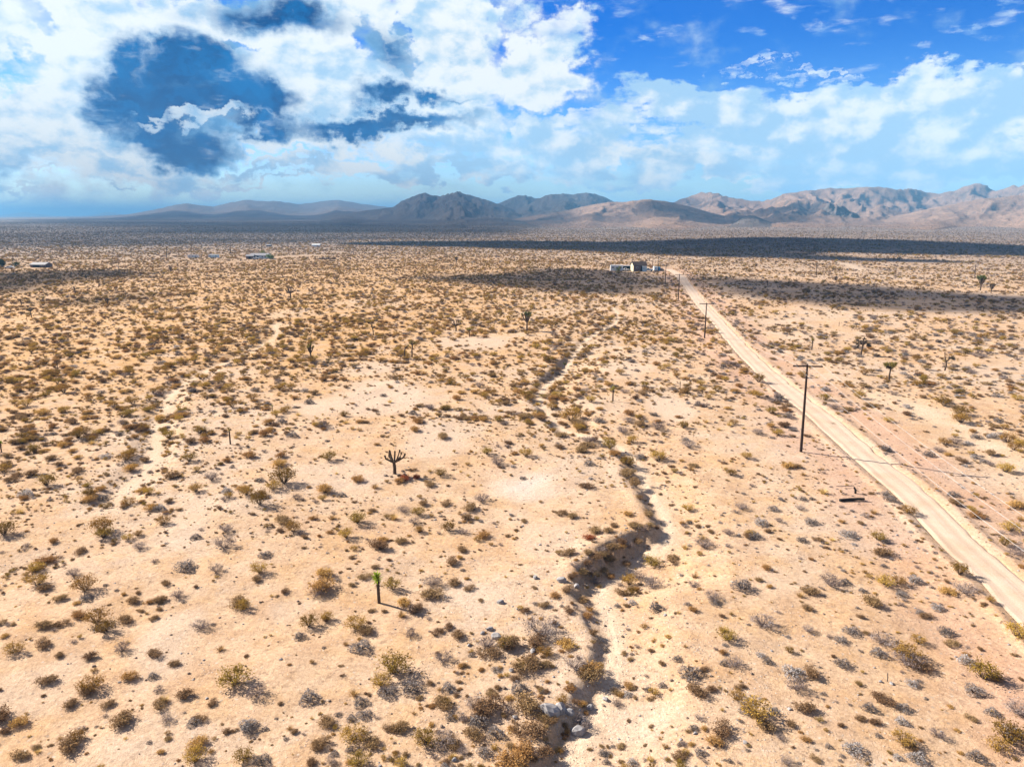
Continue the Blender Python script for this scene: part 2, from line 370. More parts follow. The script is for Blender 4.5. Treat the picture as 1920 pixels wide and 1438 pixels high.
HILLS = [
    Hill("far_hills", [(-200, 409), (-60, 403), (0, 403.5), (15, 402), (45, 397.5), (70, 401), (100, 404), (125, 408)], 21000, 4000, 3000, 1, .3, 1.4, 3000),
    Hill("far_hills", [(130, 409), (150, 406), (180, 402), (198, 397.5), (215, 399), (235, 403), (270, 406), (330, 408)], 20000, 4000, 3000, 2, .3, 1.4, 3000),
    Hill("low_range", [(20, 411), (90, 409.5), (150, 407.5), (240, 402), (290, 393), (325, 385), (352, 381), (400, 387.5), (430, 380), (462, 374.5), (490, 376.5), (522, 377), (560, 383), (600, 378), (634, 374.5), (680, 382.5), (735, 389), (800, 394), (900, 400), (1000, 406)],
         9000, 7850, 3000, 3, .42, 2.3, 700),
    Hill("twin_peak_mountain", [(600, 406), (660, 399), (700, 393), (738, 388), (750, 380), (765, 372.5), (778, 365), (787, 361), (792, 362.5), (797, 360), (808, 365), (820, 368.5), (838, 362.5), (850, 360), (860, 359.5), (872, 361.5), (900, 372), (932, 382.5), (970, 394), (1010, 405)],
         5000, 3850, 1800, 4, 1.05, 2.4, 210),
    Hill("small_peak", [(880, 405), (915, 390), (935, 381), (955, 373), (972, 367.5), (985, 365.5), (1003, 369), (1016, 371.5), (1040, 382), (1090, 400)], 5600, 3300, 1500, 41, .9, 2.2, 210),
    Hill("rounded_mountain", [(930, 406), (980, 388), (1006, 375), (1022, 368), (1040, 363.5), (1060, 363), (1080, 362), (1100, 360.5), (1116, 362.5), (1132, 369), (1150, 377.5), (1190, 389), (1260, 405)], 4600, 3400, 1500, 5, .95, 2.4, 210),
    Hill("right_range", [(1200, 404), (1240, 388), (1270, 376), (1290, 367), (1303, 361), (1325, 359), (1345, 361.5), (1365, 368), (1385, 372), (1410, 376), (1432, 377), (1455, 370), (1480, 363), (1520, 357), (1560, 353), (1600, 352), (1625, 350), (1650, 350.5), (1680, 353), (1720, 353.5), (1742, 360), (1762, 361), (1790, 355), (1812, 349), (1825, 344), (1838, 342.5), (1848, 346.5), (1856, 353), (1880, 352), (1905, 346), (1940, 343), (2000, 338), (2080, 345), (2180, 365), (2300, 395), (2380, 406)],
         4300, 2600, 1800, 6, .85, 2.0, 230),
    Hill("right_spur_hills", [(1600, 418), (1660, 408), (1720, 396), (1770, 385), (1830, 374), (1890, 366), (1950, 362), (2050, 372), (2150, 395), (2220, 415)], 3100, 1600, 1000, 16, .8, 1.9, 190),
    Hill("brown_hills", [(900, 424), (960, 412), (1010, 403), (1060, 395), (1085, 389), (1120, 382), (1150, 378.5), (1175, 378), (1195, 376), (1213, 373), (1230, 373.5), (1255, 377), (1280, 384), (1310, 392), (1345, 402), (1390, 412), (1450, 424)], 3000, 1700, 900, 7, .8, 2.0, 200),
    Hill("dark_knoll", [(1355, 428), (1375, 416), (1395, 406), (1405, 403), (1415, 404), (1435, 413), (1475, 428)], 2300, 420, 300, 8, .7, 1.5, 90),
    Hill("shaded_knoll", [(1420, 418), (1450, 402), (1470, 391), (1486, 381), (1498, 383), (1515, 395), (1530, 405), (1560, 420)], 3100, 700, 500, 9, .7, 1.5, 150),
    Hill("rocky_outcrop", [(1520, 417), (1532, 405), (1540, 392), (1546, 380), (1552, 377), (1558, 382), (1564, 390), (1574, 388), (1582, 386), (1594, 396), (1604, 399), (1618, 408), (1640, 418)], 2800, 420, 300, 10, 1.1, 1.3, 60),
]
def top(x, y):
    z = surf(x, y)
    x = np.atleast_1d(x); y = np.atleast_1d(y)
    far = np.hypot(x, y) > 1200
    if far.any():
        for h in HILLS: z[far] = np.maximum(z[far], h.h(x[far], y[far]))
    return z
def at(px, py):
    z = 0.0
    for _ in range(10):
        x, y = onplane(px, py, z); z = float(surf(x, y)[0])
    return np.array([x, y, z])

# pale bare flats with few shrubs, in world ellipses
PALE = []
for (px, py, rx, ry, k) in [(715, 738, 95, 34, 1), (690, 690, 60, 16, .8), (830, 822, 70, 30, .9), (890, 640, 75, 16, .9), (640, 905, 90, 30, .7), (330, 1225, 70, 70, .9), (350, 1000, 60, 30, .7), (980, 905, 70, 26, 1), (1180, 690, 60, 18, .9),
                            (1250, 765, 45, 26, 1), (1010, 1010, 70, 40, .8), (80, 1290, 110, 50, .6), (430, 700, 60, 18, .6), (540, 590, 50, 10, .5), (1130, 760, 60, 20, .7), (700, 570, 90, 10, .4),
                            (290, 1390, 110, 40, .6), (1490, 1090, 80, 30, .5), (1820, 900, 60, 30, .6), (1640, 1010, 60, 30, .5), (900, 1120, 70, 30, .8), (1210, 1390, 90, 60, .8), (560, 1130, 50, 25, .6), (1450, 700, 60, 20, .5), (620, 760, 60, 20, .8)]:
    x0, y0 = onplane(px, py); x1, _ = onplane(px + rx, py); _, ya = onplane(px, py - ry); _, yb = onplane(px, py + ry)
    PALE.append((x0, y0, abs(x1 - x0), abs(ya - yb) / 2, k))
def pale_mask(x, y):
    m = np.zeros(np.shape(x))
    wx = 3.0 * fbm(x / 9.0, y / 9.0, 3, 51); wy = 4.0 * fbm(x / 9.0, y / 9.0, 3, 57)
    for (x0, y0, rx, ry, k) in PALE:
        d = ((x + wx * .8 - x0) / rx) ** 2 + ((y + wy - y0) / ry) ** 2
        m = np.maximum(m, k * (1 - sst((np.sqrt(d) - 0.55) / 0.7)))
    return m

# ------------------------------------------------------------------ mesh helpers
def link(o, parent=None):
    col.objects.link(o)
    if parent is not None: o.parent = parent
    return o
def big_mesh(name, V, Q, mat, attrs=None, smooth=True):
    me = bpy.data.meshes.new(name)
    V = np.asarray(V, np.float32); Q = np.asarray(Q, np.int32)
    k = Q.shape[1]
    me.vertices.add(len(V)); me.vertices.foreach_set("co", V.ravel())
    me.loops.add(Q.size); me.loops.foreach_set("vertex_index", Q.ravel())
    me.polygons.add(len(Q)); me.polygons.foreach_set("loop_start", np.arange(0, Q.size, k, dtype=np.int32))
    me.polygons.foreach_set("loop_total", np.full(len(Q), k, np.int32))
    if smooth: me.polygons.foreach_set("use_smooth", np.ones(len(Q), bool))
    for an, av in (attrs or {}).items():
        at_ = me.attributes.new(an, 'FLOAT', 'POINT'); at_.data.foreach_set("value", np.asarray(av, np.float32))
    me.update(calc_edges=True)
    if mat is not None: me.materials.append(mat)
    return me
def grid_faces(nr, nc, wrap=False):
    i = np.arange(nr - 1)[:, None]; j = np.arange(nc if wrap else nc - 1)[None, :]
    j2 = (j + 1) % nc
    return np.stack([i * nc + j + 0 * i, i * nc + j2, (i + 1) * nc + j2, (i + 1) * nc + j], -1).reshape(-1, 4)
class MB:
    """collects faces, then links them as one mesh object"""
    def __init__(s): s.v = []; s.f = []; s.m = []
    def add(s, V, Fc, mi=0):
        o = len(s.v); s.v += [tuple(map(float, p)) for p in V]; s.f += [tuple(int(i) + o for i in f) for f in Fc]; s.m += [mi] * len(Fc); return s
    def box(s, c, d, rz=0.0, mi=0, tilt=None):
        V = []
        for sx in (-1, 1):
            for sy in (-1, 1):
                for sz in (-1, 1):
                    x, y, z = sx * d[0] / 2, sy * d[1] / 2, sz * d[2] / 2
                    if tilt: y, z = y * cos(tilt) - z * sin(tilt), y * sin(tilt) + z * cos(tilt)
                    V.append((c[0] + x * cos(rz) - y * sin(rz), c[1] + x * sin(rz) + y * cos(rz), c[2] + z))
        return s.add(V, [(0, 1, 3, 2), (4, 6, 7, 5), (0, 4, 5, 1), (2, 3, 7, 6), (0, 2, 6, 4), (1, 5, 7, 3)], mi)
    def tube(s, pts, rad, n=8, cap=True, mi=0):
        pts = [np.array(p, float) for p in pts]; rings = []
        up = np.array([0, 0, 1.0])
        V = []
        for i, p in enumerate(pts):
            d = pts[min(i + 1, len(pts) - 1)] - pts[max(i - 1, 0)]; d = d / (np.linalg.norm(d) + 1e-9)
            a = np.cross(d, up) if abs(d[2]) < .95 else np.cross(d, np.array([1.0, 0, 0])); a /= np.linalg.norm(a); b = np.cross(a, d)
            r = rad[i] if hasattr(rad, '__len__') else rad
            for k in range(n): V.append(p + r * (cos(2 * pi * k / n) * a + sin(2 * pi * k / n) * b))
        Fc = [(i * n + k, i * n + (k + 1) % n, (i + 1) * n + (k + 1) % n, (i + 1) * n + k) for i in range(len(pts) - 1) for k in range(n)]
        if cap: Fc += [tuple(range(n)), tuple((len(pts) - 1) * n + k for k in range(n - 1, -1, -1))]
        return s.add(V, Fc, mi)
    def mesh(s, name, mats, smooth=False):
        me = bpy.data.meshes.new(name); me.from_pydata(s.v, [], s.f)
        for m in (mats if isinstance(mats, (list, tuple)) else [mats]): me.materials.append(m)
        if any(s.m): me.polygons.foreach_set("material_index", np.array(s.m, np.int32))
        if smooth: me.polygons.foreach_set("use_smooth", np.ones(len(s.f), bool))
        me.update(); return me
    def build(s, name, mats, parent=None, smooth=False, loc=None):
        o = link(bpy.data.objects.new(name, s.mesh(name, mats, smooth)), parent)
        if loc is not None: o.location = loc
        return o
def tag(o, label=None, cat=None, group=None, kind=None):
    if label: o['label'] = label
    if cat: o['category'] = cat
    if group: o['group'] = group
    if kind: o['kind'] = kind
    return o
def thing(name, label, cat, loc=(0, 0, 0), rz=0.0, group=None):
    o = link(bpy.data.objects.new(name, None)); o.location = tuple(map(float, loc)); o.rotation_euler = (0, 0, rz); o.empty_display_size = .3
    return tag(o, label, cat, group)

# ------------------------------------------------------------------ materials
def new_mat(name):
    m = bpy.data.materials.new(name); m.use_nodes = True
    n = NT(m.node_tree); n.n.clear()
    out = n.new('ShaderNodeOutputMaterial')
    return m, n, out
def simple_mat(name, c, c2=None, rough=0.8, scale=3.0, bump=0.0, metallic=0.0, stretch=(1, 1, 1), spec=0.2):
    m, n, out = new_mat(name)
    b = n.new('ShaderNodeBsdfPrincipled'); b.inputs['Roughness'].default_value = rough; b.inputs['Metallic'].default_value = metallic
    b.inputs['Specular IOR Level'].default_value = spec
    tcn = n.new('ShaderNodeTexCoord').outputs['Object']
    v = n.mapping(tcn, sc=stretch)
    nz = n.noise(v, scale, 5, 0.6)
    c2 = c2 or tuple(k * 0.72 for k in c)
    n.l.new(n.mix(n.rng(nz, 0.3, 0.7), C4(*c2), C4(*c)), b.inputs['Base Color'])
    if bump:
        bp = n.new('ShaderNodeBump'); bp.inputs['Strength'].default_value = bump; bp.inputs['Distance'].default_value = 0.02
        n.l.new(nz, bp.inputs['Height']); n.l.new(bp.outputs[0], b.inputs['Normal'])
    n.l.new(b.outputs[0], out.inputs[0])
    return m
def foliage_mat(name, c, var=0.35, trans=0.25, hue=0.03):
    m, n, out = new_mat(name)
    oi = n.new('ShaderNodeObjectInfo').outputs['Random']
    geo = n.new('ShaderNodeTexCoord').outputs['Object']
    nz = n.noise(geo, 9.0, 2)
    f = n.math('ADD', n.math('MULTIPLY', oi, 0.6), n.math('MULTIPLY', nz, 0.5))
    hsn = n.new('ShaderNodeHueSaturation'); hsn.inputs['Color'].default_value = C4(*c)
    n.l.new(n.rng(oi, 0, 1, 0.5 - hue * .45, 0.5 + hue * .3, 'LINEAR'), hsn.inputs['Hue'])
    n.l.new(n.rng(f, 0.15, 0.95, 1 - var, 1 + var, 'LINEAR'), hsn.inputs['Value'])
    d = n.new('ShaderNodeBsdfDiffuse'); n.l.new(hsn.outputs[0], d.inputs[0])
    t = n.new('ShaderNodeBsdfTranslucent'); n.l.new(hsn.outputs[0], t.inputs[0])
    ms = n.new('ShaderNodeMixShader'); ms.inputs[0].default_value = trans
    n.l.new(d.outputs[0], ms.inputs[1]); n.l.new(t.outputs[0], ms.inputs[2]); n.l.new(ms.outputs[0], out.inputs[0])
    return m

def attr(n, name):
    a = n.new('ShaderNodeAttribute', attribute_name=name); return a.outputs['Fac']
# desert soil
soil, n, out = new_mat("desert_soil")
pos = n.new('ShaderNodeNewGeometry').outputs['Position']
big = n.noise(pos, 0.035, 4, 0.6); mid = n.noise(pos, 0.35, 5, 0.65); fine = n.noise(pos, 3.5, 5, 0.75); grain = n.noise(pos, 14.0, 3, 0.8)
A1 = C4(0.53, 0.362, 0.222); A2 = C4(0.445, 0.285, 0.165); A3 = C4(0.515, 0.39, 0.28)
c = n.mix(n.rng(mid, 0.38, 0.66), A1, A2)
c = n.mix(n.math('MULTIPLY', n.rng(big, 0.42, 0.62), 0.75), c, A3)
gold = n.noise(pos, 0.22, 6, 0.7)
c = n.mix(n.math('MULTIPLY', n.math('ADD', n.math('MULTIPLY', n.rng(gold, 0.44, 0.64), 0.55), n.math('MULTIPLY', attr(n, 'gold'), n.rng(gold, 0.30, 0.55))), 0.78), c, C4(0.49, 0.285, 0.115))
spk = n.noise(pos, 1.7, 5, 0.8)
c = n.mix(n.math('MULTIPLY', n.rng(spk, 0.53, 0.66), 0.75), c, C4(0.26, 0.165, 0.10))
c = n.mix(n.math('MULTIPLY', attr(n, 'pale'), 0.85), c, C4(0.52, 0.388, 0.275))
c = n.mix(n.math('MULTIPLY', attr(n, 'white'), 0.5), c, C4(0.56, 0.49, 0.43))
c = n.mix(n.math('MULTIPLY', attr(n, 'sand'), 0.95), c, C4(0.60, 0.455, 0.31))
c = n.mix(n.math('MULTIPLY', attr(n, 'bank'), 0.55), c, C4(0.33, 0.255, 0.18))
c = n.mix(n.math('MULTIPLY', attr(n, 'clay'), 0.6), c, C4(0.46, 0.27, 0.185))
# gravel and pebbles
vo = n.new('ShaderNodeTexVoronoi'); vo.inputs['Scale'].default_value = 5.0; n.l.new(n.vmath('ADD', pos, n.vmath('SCALE', n.noise(pos, 9.0, 2, color=True), scale=.08)), vo.inputs['Vector'])
vcol = n.new('ShaderNodeSeparateColor'); n.l.new(vo.outputs['Color'], vcol.inputs[0])
peb = n.math('MULTIPLY', n.rng(vo.outputs['Distance'], 0.42, 0.18), n.math('GREATER_THAN', vcol.outputs[0], 0.66))
peb = n.math('MULTIPLY', peb, n.rng(n.math('ADD', mid, n.math('MULTIPLY', attr(n, 'stony'), 0.35)), 0.42, 0.72, .15, 1))
pcol = n.mix(vcol.outputs[1], C4(0.20, 0.135, 0.09), C4(0.58, 0.50, 0.42))
c = n.mix(n.math('MULTIPLY', peb, 0.8), c, pcol)
c = n.mix(0.55, c, n.mix(n.rng(fine, 0.25, 0.75), C4(.30, .29, .28), C4(.70, .70, .70)), 'OVERLAY')
c = n.mix(0.35, c, n.mix(n.rng(grain, 0.25, 0.75), C4(.25, .25, .25), C4(.72, .72, .86)), 'OVERLAY')
v2 = n.new('ShaderNodeTexVoronoi'); v2.inputs['Scale'].default_value = 2.1; n.l.new(n.vmath('ADD', pos, n.vmath('SCALE', n.noise(pos, 4.0, 2, color=True), scale=.2)), v2.inputs['Vector'])
v2c = n.new('ShaderNodeSeparateColor'); n.l.new(v2.outputs['Color'], v2c.inputs[0])
st2 = n.math('MULTIPLY', n.rng(v2.outputs['Distance'], 0.30, 0.14), n.math('GREATER_THAN', v2c.outputs[0], 0.70))
c = n.mix(n.math('MULTIPLY', st2, 0.75), c, n.mix(v2c.outputs[1], C4(0.17, 0.11, 0.07), C4(0.55, 0.46, 0.37)))
# far scrub too distant for separate plants; its blue-grey also paints in haze
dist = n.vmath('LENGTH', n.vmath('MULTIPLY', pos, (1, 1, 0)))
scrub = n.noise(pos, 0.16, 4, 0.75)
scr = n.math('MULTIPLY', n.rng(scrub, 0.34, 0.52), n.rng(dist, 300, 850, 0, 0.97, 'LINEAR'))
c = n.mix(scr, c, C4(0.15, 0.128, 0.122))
b = n.new('ShaderNodeBsdfPrincipled'); b.inputs['Roughness'].default_value = 0.95; b.inputs['Specular IOR Level'].default_value = 0.08
n.l.new(c, b.inputs['Base Color'])
bp = n.new('ShaderNodeBump'); bp.inputs['Strength'].default_value = 0.6; bp.inputs['Distance'].default_value = 0.12
hgt = n.math('ADD', n.math('MULTIPLY', fine, 0.65), n.math('ADD', n.math('MULTIPLY', peb, 0.35), n.math('MULTIPLY', grain, 0.25)))
hgt = n.math('ADD', hgt, n.math('MULTIPLY', mid, 2.6))
n.l.new(hgt, bp.inputs['Height']); n.l.new(bp.outputs[0], b.inputs['Normal']); n.l.new(b.outputs[0], out.inputs[0])

# mountain flanks
def hill_mat(name, c1, c2, rock, scrubk):
    m, n, out = new_mat(name)
    geo = n.new('ShaderNodeNewGeometry'); pos = geo.outputs['Position']
    a = n.noise(pos, 0.0035, 5, 0.6); b_ = n.noise(pos, 0.02, 5, 0.7); d_ = n.noise(pos, 0.11, 4, 0.8)
    c = n.mix(n.rng(a, 0.35, 0.65), C4(*c1), C4(*c2))
    sepn = n.new('ShaderNodeSeparateXYZ'); n.l.new(geo.outputs['Normal'], sepn.inputs[0])
    steep = n.rng(sepn.outputs[2], 0.93, 0.88)
    rk = n.math('MULTIPLY', steep, n.rng(b_, 0.40, 0.60))
    rk = n.math('MAXIMUM', rk, n.math('MULTIPLY', n.rng(b_, 0.60, 0.86), .8))
    c = n.mix(n.math('MULTIPLY', rk, 0.8), c, C4(*rock))
    c = n.mix(n.math('MULTIPLY', n.rng(d_, 0.46, 0.60), scrubk), c, C4(0.105, 0.09, 0.06))
    p = n.new('ShaderNodeBsdfPrincipled'); p.inputs['Roughness'].default_value = 0.95; p.inputs['Specular IOR Level'].default_value = .05
    n.l.new(c, p.inputs['Base Color'])
    bp = n.new('ShaderNodeBump'); bp.inputs['Strength'].default_value = 0.9; bp.inputs['Distance'].default_value = 9.0
    n.l.new(n.math('ADD', b_, n.math('MULTIPLY', d_, 0.25)), bp.inputs['Height']); n.l.new(bp.outputs[0], p.inputs['Normal'])
    n.l.new(p.outputs[0], out.inputs[0]); return m
HM = {'pink': hill_mat("pink_brown_flank", (0.31, 0.195, 0.135), (0.225, 0.145, 0.11), (0.085, 0.065, 0.06), 0.6),
      'grey': hill_mat("grey_brown_flank", (0.19, 0.145, 0.125), (0.15, 0.12, 0.11), (0.065, 0.058, 0.06), 0.55),
      'dark': hill_mat("dark_rock", (0.14, 0.11, 0.10), (0.11, 0.09, 0.085), (0.05, 0.042, 0.04), 0.5)}

# road
roadm, n, out = new_mat("graded_dirt")
pos = n.new('ShaderNodeNewGeometry').outputs['Position']
u = attr(n, 'across')
a = n.noise(pos, 0.5, 5, 0.65); g = n.noise(pos, 9.0, 4, 0.8); st = n.noise(n.mapping(n.new('ShaderNodeCombineXYZ').outputs[0]), 1.0)
cu = n.new('ShaderNodeCombineXYZ'); n.l.new(n.math('MULTIPLY', u, 9.0), cu.inputs[0]); n.l.new(n.math('MULTIPLY', attr(n, 'along'), 0.06), cu.inputs[1])
stripe = n.noise(cu.outputs[0], 1.0, 4, 0.6)
c = n.mix(n.rng(a, 0.3, 0.7), C4(0.50, 0.37, 0.265), C4(0.55, 0.425, 0.315))
c = n.mix(n.math('MULTIPLY', n.rng(stripe, 0.42, 0.62), 0.35), c, C4(0.46, 0.34, 0.215))
rut = n.rng(n.math('ABSOLUTE', n.math('SUBTRACT', n.math('ABSOLUTE', u), 0.42)), 0.20, 0.05)
c = n.mix(n.math('MULTIPLY', n.rng(n.noise(pos, 0.16, 5, 0.65), 0.48, 0.66), 0.55), c, C4(0.46, 0.31, 0.195))
c = n.mix(n.math('MULTIPLY', rut, 0.2), c, C4(0.58, 0.455, 0.32))
c = n.mix(n.math('MULTIPLY', n.rng(n.math('ABSOLUTE', u), 0.80, 1.0), 0.8), c, C4(0.46, 0.33, 0.21))
c = n.mix(0.35, c, n.mix(n.rng(g, 0.25, 0.75), C4(.28, .28, .28), C4(.72, .72, .86)), 'OVERLAY')
b = n.new('ShaderNodeBsdfPrincipled'); b.inputs['Roughness'].default_value = 0.95; b.inputs['Specular IOR Level'].default_value = .08
n.l.new(c, b.inputs['Base Color'])
bp = n.new('ShaderNodeBump'); bp.inputs['Strength'].default_value = 0.5; bp.inputs['Distance'].default_value = 0.06
n.l.new(n.math('ADD', n.math('ADD', g, stripe), a), bp.inputs['Height']); n.l.new(bp.outputs[0], b.inputs['Normal']); n.l.new(b.outputs[0], out.inputs[0])

M = dict(
    pole=simple_mat("creosoted_wood", (0.045, 0.024, 0.016), (0.022, 0.012, 0.009), .85, 4, .5, stretch=(6, 6, .5)),
    metal=simple_mat("weathered_steel", (0.42, 0.42, 0.43), None, .45, 8, metallic=.7),
    porcelain=simple_mat("insulator_glaze", (0.30, 0.25, 0.22), None, .3, 8, spec=.5),
    wire=simple_mat("bare_aluminium", (0.62, 0.61, 0.60), None, .45, 2, metallic=.2),
    log=simple_mat("burnt_timber", (0.035, 0.026, 0.022), (0.015, 0.012, 0.011), .9, 5, .5, stretch=(1, 6, 6)),
    stick=simple_mat("grey_wood", (0.13, 0.11, 0.095), None, .9, 6),
    rock=simple_mat("pale_granite", (0.38, 0.355, 0.345), (0.20, 0.185, 0.185), .85, 2.2, .7),
    rockd=simple_mat("brown_stone", (0.26, 0.19, 0.14), (0.16, 0.12, 0.095), .9, 3, .7),
    trunk=simple_mat("shaggy_bark", (0.13, 0.085, 0.055), (0.06, 0.04, 0.027), .95, 9, .9, stretch=(1, 1, .5)),
    bark=simple_mat("tree_bark", (0.10, 0.075, 0.05), None, .9, 6, .5),
    cream=simple_mat("cream_siding", (0.72, 0.64, 0.44), (0.64, 0.56, 0.38), .7, 2),
    white=simple_mat("white_paint", (0.78, 0.78, 0.76), (0.68, 0.68, 0.67), .6, 2),
    pale=simple_mat("pale_blue_paint", (0.52, 0.66, 0.74), (0.45, 0.58, 0.66), .55, 2),
    blue=simple_mat("blue_paint", (0.05, 0.27, 0.50), (0.04, 0.21, 0.40), .45, 2, spec=.4),
    brownroof=simple_mat("dark_brown_shingles", (0.075, 0.045, 0.035), (0.05, 0.03, 0.025), .9, 3, .4),
    plank=simple_mat("weathered_planks", (0.20, 0.13, 0.115), (0.12, 0.08, 0.075), .9, 4, .5, stretch=(5, 5, .4)),
    greyroof=simple_mat("grey_metal_roof", (0.34, 0.32, 0.32), (0.26, 0.25, 0.26), .5, 2),
    dark=simple_mat("painted_interior_shade", (0.03, 0.03, 0.032), None, .8, 2),  # near-black colour standing in for the shade inside openings
    glass=simple_mat("dark_glass", (0.02, 0.03, 0.04), None, .1, 2, spec=.8),
    rubber=simple_mat("tyre_rubber", (0.02, 0.02, 0.02), None, .9, 4),
)
FM = dict(
    olive=foliage_mat("olive_leaf", (0.265, 0.17, 0.035)), ochre=foliage_mat("ochre_leaf", (0.39, 0.24, 0.055)),
    grey=foliage_mat("sage_grey_leaf", (0.255, 0.22, 0.205), hue=.02), pale=foliage_mat("silver_leaf", (0.42, 0.385, 0.37), hue=.02),
    brown=foliage_mat("brown_twig_leaf", (0.30, 0.19, 0.095)), orange=foliage_mat("orange_dry_leaf", (0.47, 0.275, 0.095)), red=foliage_mat("rust_red_leaf", (0.40, 0.135, 0.045)),
    straw=foliage_mat("straw_blade", (0.52, 0.35, 0.14)), dead=foliage_mat("dead_twig", (0.25, 0.195, 0.175), trans=.05),
    twig=foliage_mat("bare_twig", (0.10, 0.075, 0.058), trans=0.0, hue=.01),
    yucca=foliage_mat("yucca_leaf", (0.125, 0.145, 0.03), hue=.02), yuccab=foliage_mat("bright_yucca_leaf", (0.27, 0.33, 0.03), hue=.02), yuccay=foliage_mat("yellowed_yucca_leaf", (0.33, 0.27, 0.07), hue=.02),
    yuccad=foliage_mat("dead_yucca_leaf", (0.07, 0.055, 0.035), hue=.01),
    tree=foliage_mat("tree_leaf_dark", (0.035, 0.055, 0.025)), treeg=foliage_mat("tree_leaf_bright", (0.13, 0.20, 0.03)), treey=foliage_mat("tree_leaf_yellow", (0.25, 0.25, 0.06)),
)

cm, n, out = new_mat("cloud_vapour")
cd = n.new('ShaderNodeBsdfDiffuse'); cd.inputs[0].default_value = C4(.85, .86, .88); ct = n.new('ShaderNodeBsdfTransparent')
cx_ = n.new('ShaderNodeMixShader'); n.l.new(attr(n, 'thickness'), cx_.inputs[0]); n.l.new(ct.outputs[0], cx_.inputs[1]); n.l.new(cd.outputs[0], cx_.inputs[2]); n.l.new(cx_.outputs[0], out.inputs[0])
M['cloud'] = cm
# ------------------------------------------------------------------ ground
azs = np.concatenate([np.linspace(-pi, radians(-50), 24, endpoint=False), np.linspace(radians(-50), radians(-40), 20, endpoint=False),
                      np.linspace(radians(-40), radians(40), 470, endpoint=False), np.linspace(radians(40), radians(50), 20, endpoint=False), np.linspace(radians(50), pi, 24, endpoint=False)])
rs = np.concatenate([np.linspace(2, 26, 14, endpoint=False), np.exp(np.arange(math.log(26), math.log(130), 0.0045)), np.exp(np.arange(math.log(130), math.log(420), 0.0075)),
                     np.exp(np.arange(math.log(420), math.log(1800), .016)), np.exp(np.arange(math.log(1800), math.log(60000), .07)), [60000.0]])
RR, AA = np.meshgrid(rs, azs, indexing='ij')
GX = (RR * np.sin(AA)).ravel(); GY = (RR * np.cos(AA)).ravel()
GZ, gs, gb, gdist, rdist = surf(GX, GY, True)
clay = np.where(rdist < 30, np.exp(-((rdist - 6.0) / 4.0) ** 2), 0) * (0.3 + 0.9 * vnoise(GX / 6, GY / 6, 71))
pm = pale_mask(GX, GY)
wx, wy = onplane(985, 905); white_m = np.exp(-(((GX - wx) / 3.5) ** 2 + ((GY - wy) / 4.5) ** 2)) * (0.4 + vnoise(GX / 1.5, GY / 1.5, 77))
stony = np.clip(np.exp(-np.clip(gdist - 1.5, 0, 99) / 6.0), 0, 1)
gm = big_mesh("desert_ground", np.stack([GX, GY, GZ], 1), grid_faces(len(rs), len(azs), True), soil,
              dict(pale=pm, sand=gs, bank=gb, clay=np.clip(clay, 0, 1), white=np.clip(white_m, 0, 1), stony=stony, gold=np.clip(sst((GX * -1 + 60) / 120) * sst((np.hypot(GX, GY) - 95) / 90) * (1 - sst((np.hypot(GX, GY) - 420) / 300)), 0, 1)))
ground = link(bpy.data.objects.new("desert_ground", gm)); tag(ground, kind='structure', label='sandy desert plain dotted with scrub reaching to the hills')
# close the small disc under the camera
mb = MB(); k = len(azs)
mb.add([(0, 0, float(GZ[:k].mean()))] + [(GX[i], GY[i], GZ[i]) for i in range(k)], [(0, 1 + (i + 1) % k, 1 + i) for i in range(k)])
# road strip
seg = np.diff(ROAD[:, :2], axis=0); tang = np.vstack([seg[:1], (seg[:-1] + seg[1:]) / 2, seg[-1:]]); tang /= np.linalg.norm(tang, axis=1)[:, None]
al = np.concatenate([[0], np.cumsum(np.linalg.norm(seg, axis=1))])
fine_al = np.arange(0, al[-1], 0.6); cxr = np.interp(fine_al, al, ROAD[:, 0]); cyr = np.interp(fine_al, al, ROAD[:, 1])
txr = np.interp(fine_al, al, tang[:, 0]); tyr = np.interp(fine_al, al, tang[:, 1])
us = np.linspace(-1, 1, 15); V = []; UA = []; LA = []
for i in range(len(fine_al)):
    for u_ in us:
        edge = 1 + (0.30 * float(fbm(np.array([fine_al[i] / 4.5]), np.array([3.0 + 9 * (u_ > 0)]), 5, 90, .65)[0])) * abs(u_)
        hw = ROAD_HW * edge
        zz = 0.03 - 0.05 * math.exp(-((abs(u_) - .42) / .16) ** 2) - (0.14 if abs(u_) > .99 else 0)
        V.append((cxr[i] + tyr[i] * u_ * hw, cyr[i] - txr[i] * u_ * hw, zz)); UA.append(u_); LA.append(fine_al[i])
road = link(bpy.data.objects.new("dirt_road", big_mesh("dirt_road", V, grid_faces(len(fine_al), len(us)), roadm, dict(across=UA, along=LA))))
tag(road, 'pale graded dirt road running straight past the utility poles', kind='structure')

# hills
for h in HILLS:
    mat = HM['dark'] if h.name in ('rocky_outcrop', 'dark_knoll') else HM['pink'] if h.name in ('right_range', 'right_spur_hills', 'brown_hills', 'shaded_knoll') else HM['grey']
    span = h.a1 - h.a0
    na = int(min(520, max(70, span / (2.2 / F)))); nr = 110 if h.R < 19000 else 40
    aa = np.linspace(h.a0 + 1e-4, h.a1 - 1e-4, na)
    t = np.concatenate([np.linspace(-1.14, 0, int(nr * .75), endpoint=False), np.linspace(0, 1.0, int(nr * .3))])
    rr = np.where(t < 0, h.R + t * h.wf, h.R + t * h.wb)
    R2, A2_ = np.meshgrid(rr, aa, indexing='ij'); X = (R2 * np.sin(A2_)).ravel(); Y = (R2 * np.cos(A2_)).ravel()
    Z = np.maximum(h.h(X, Y), -5.0)
    tag(link(bpy.data.objects.new(h.name, big_mesh(h.name, np.stack([X, Y, Z], 1), grid_faces(len(rr), na), mat))), kind='structure')

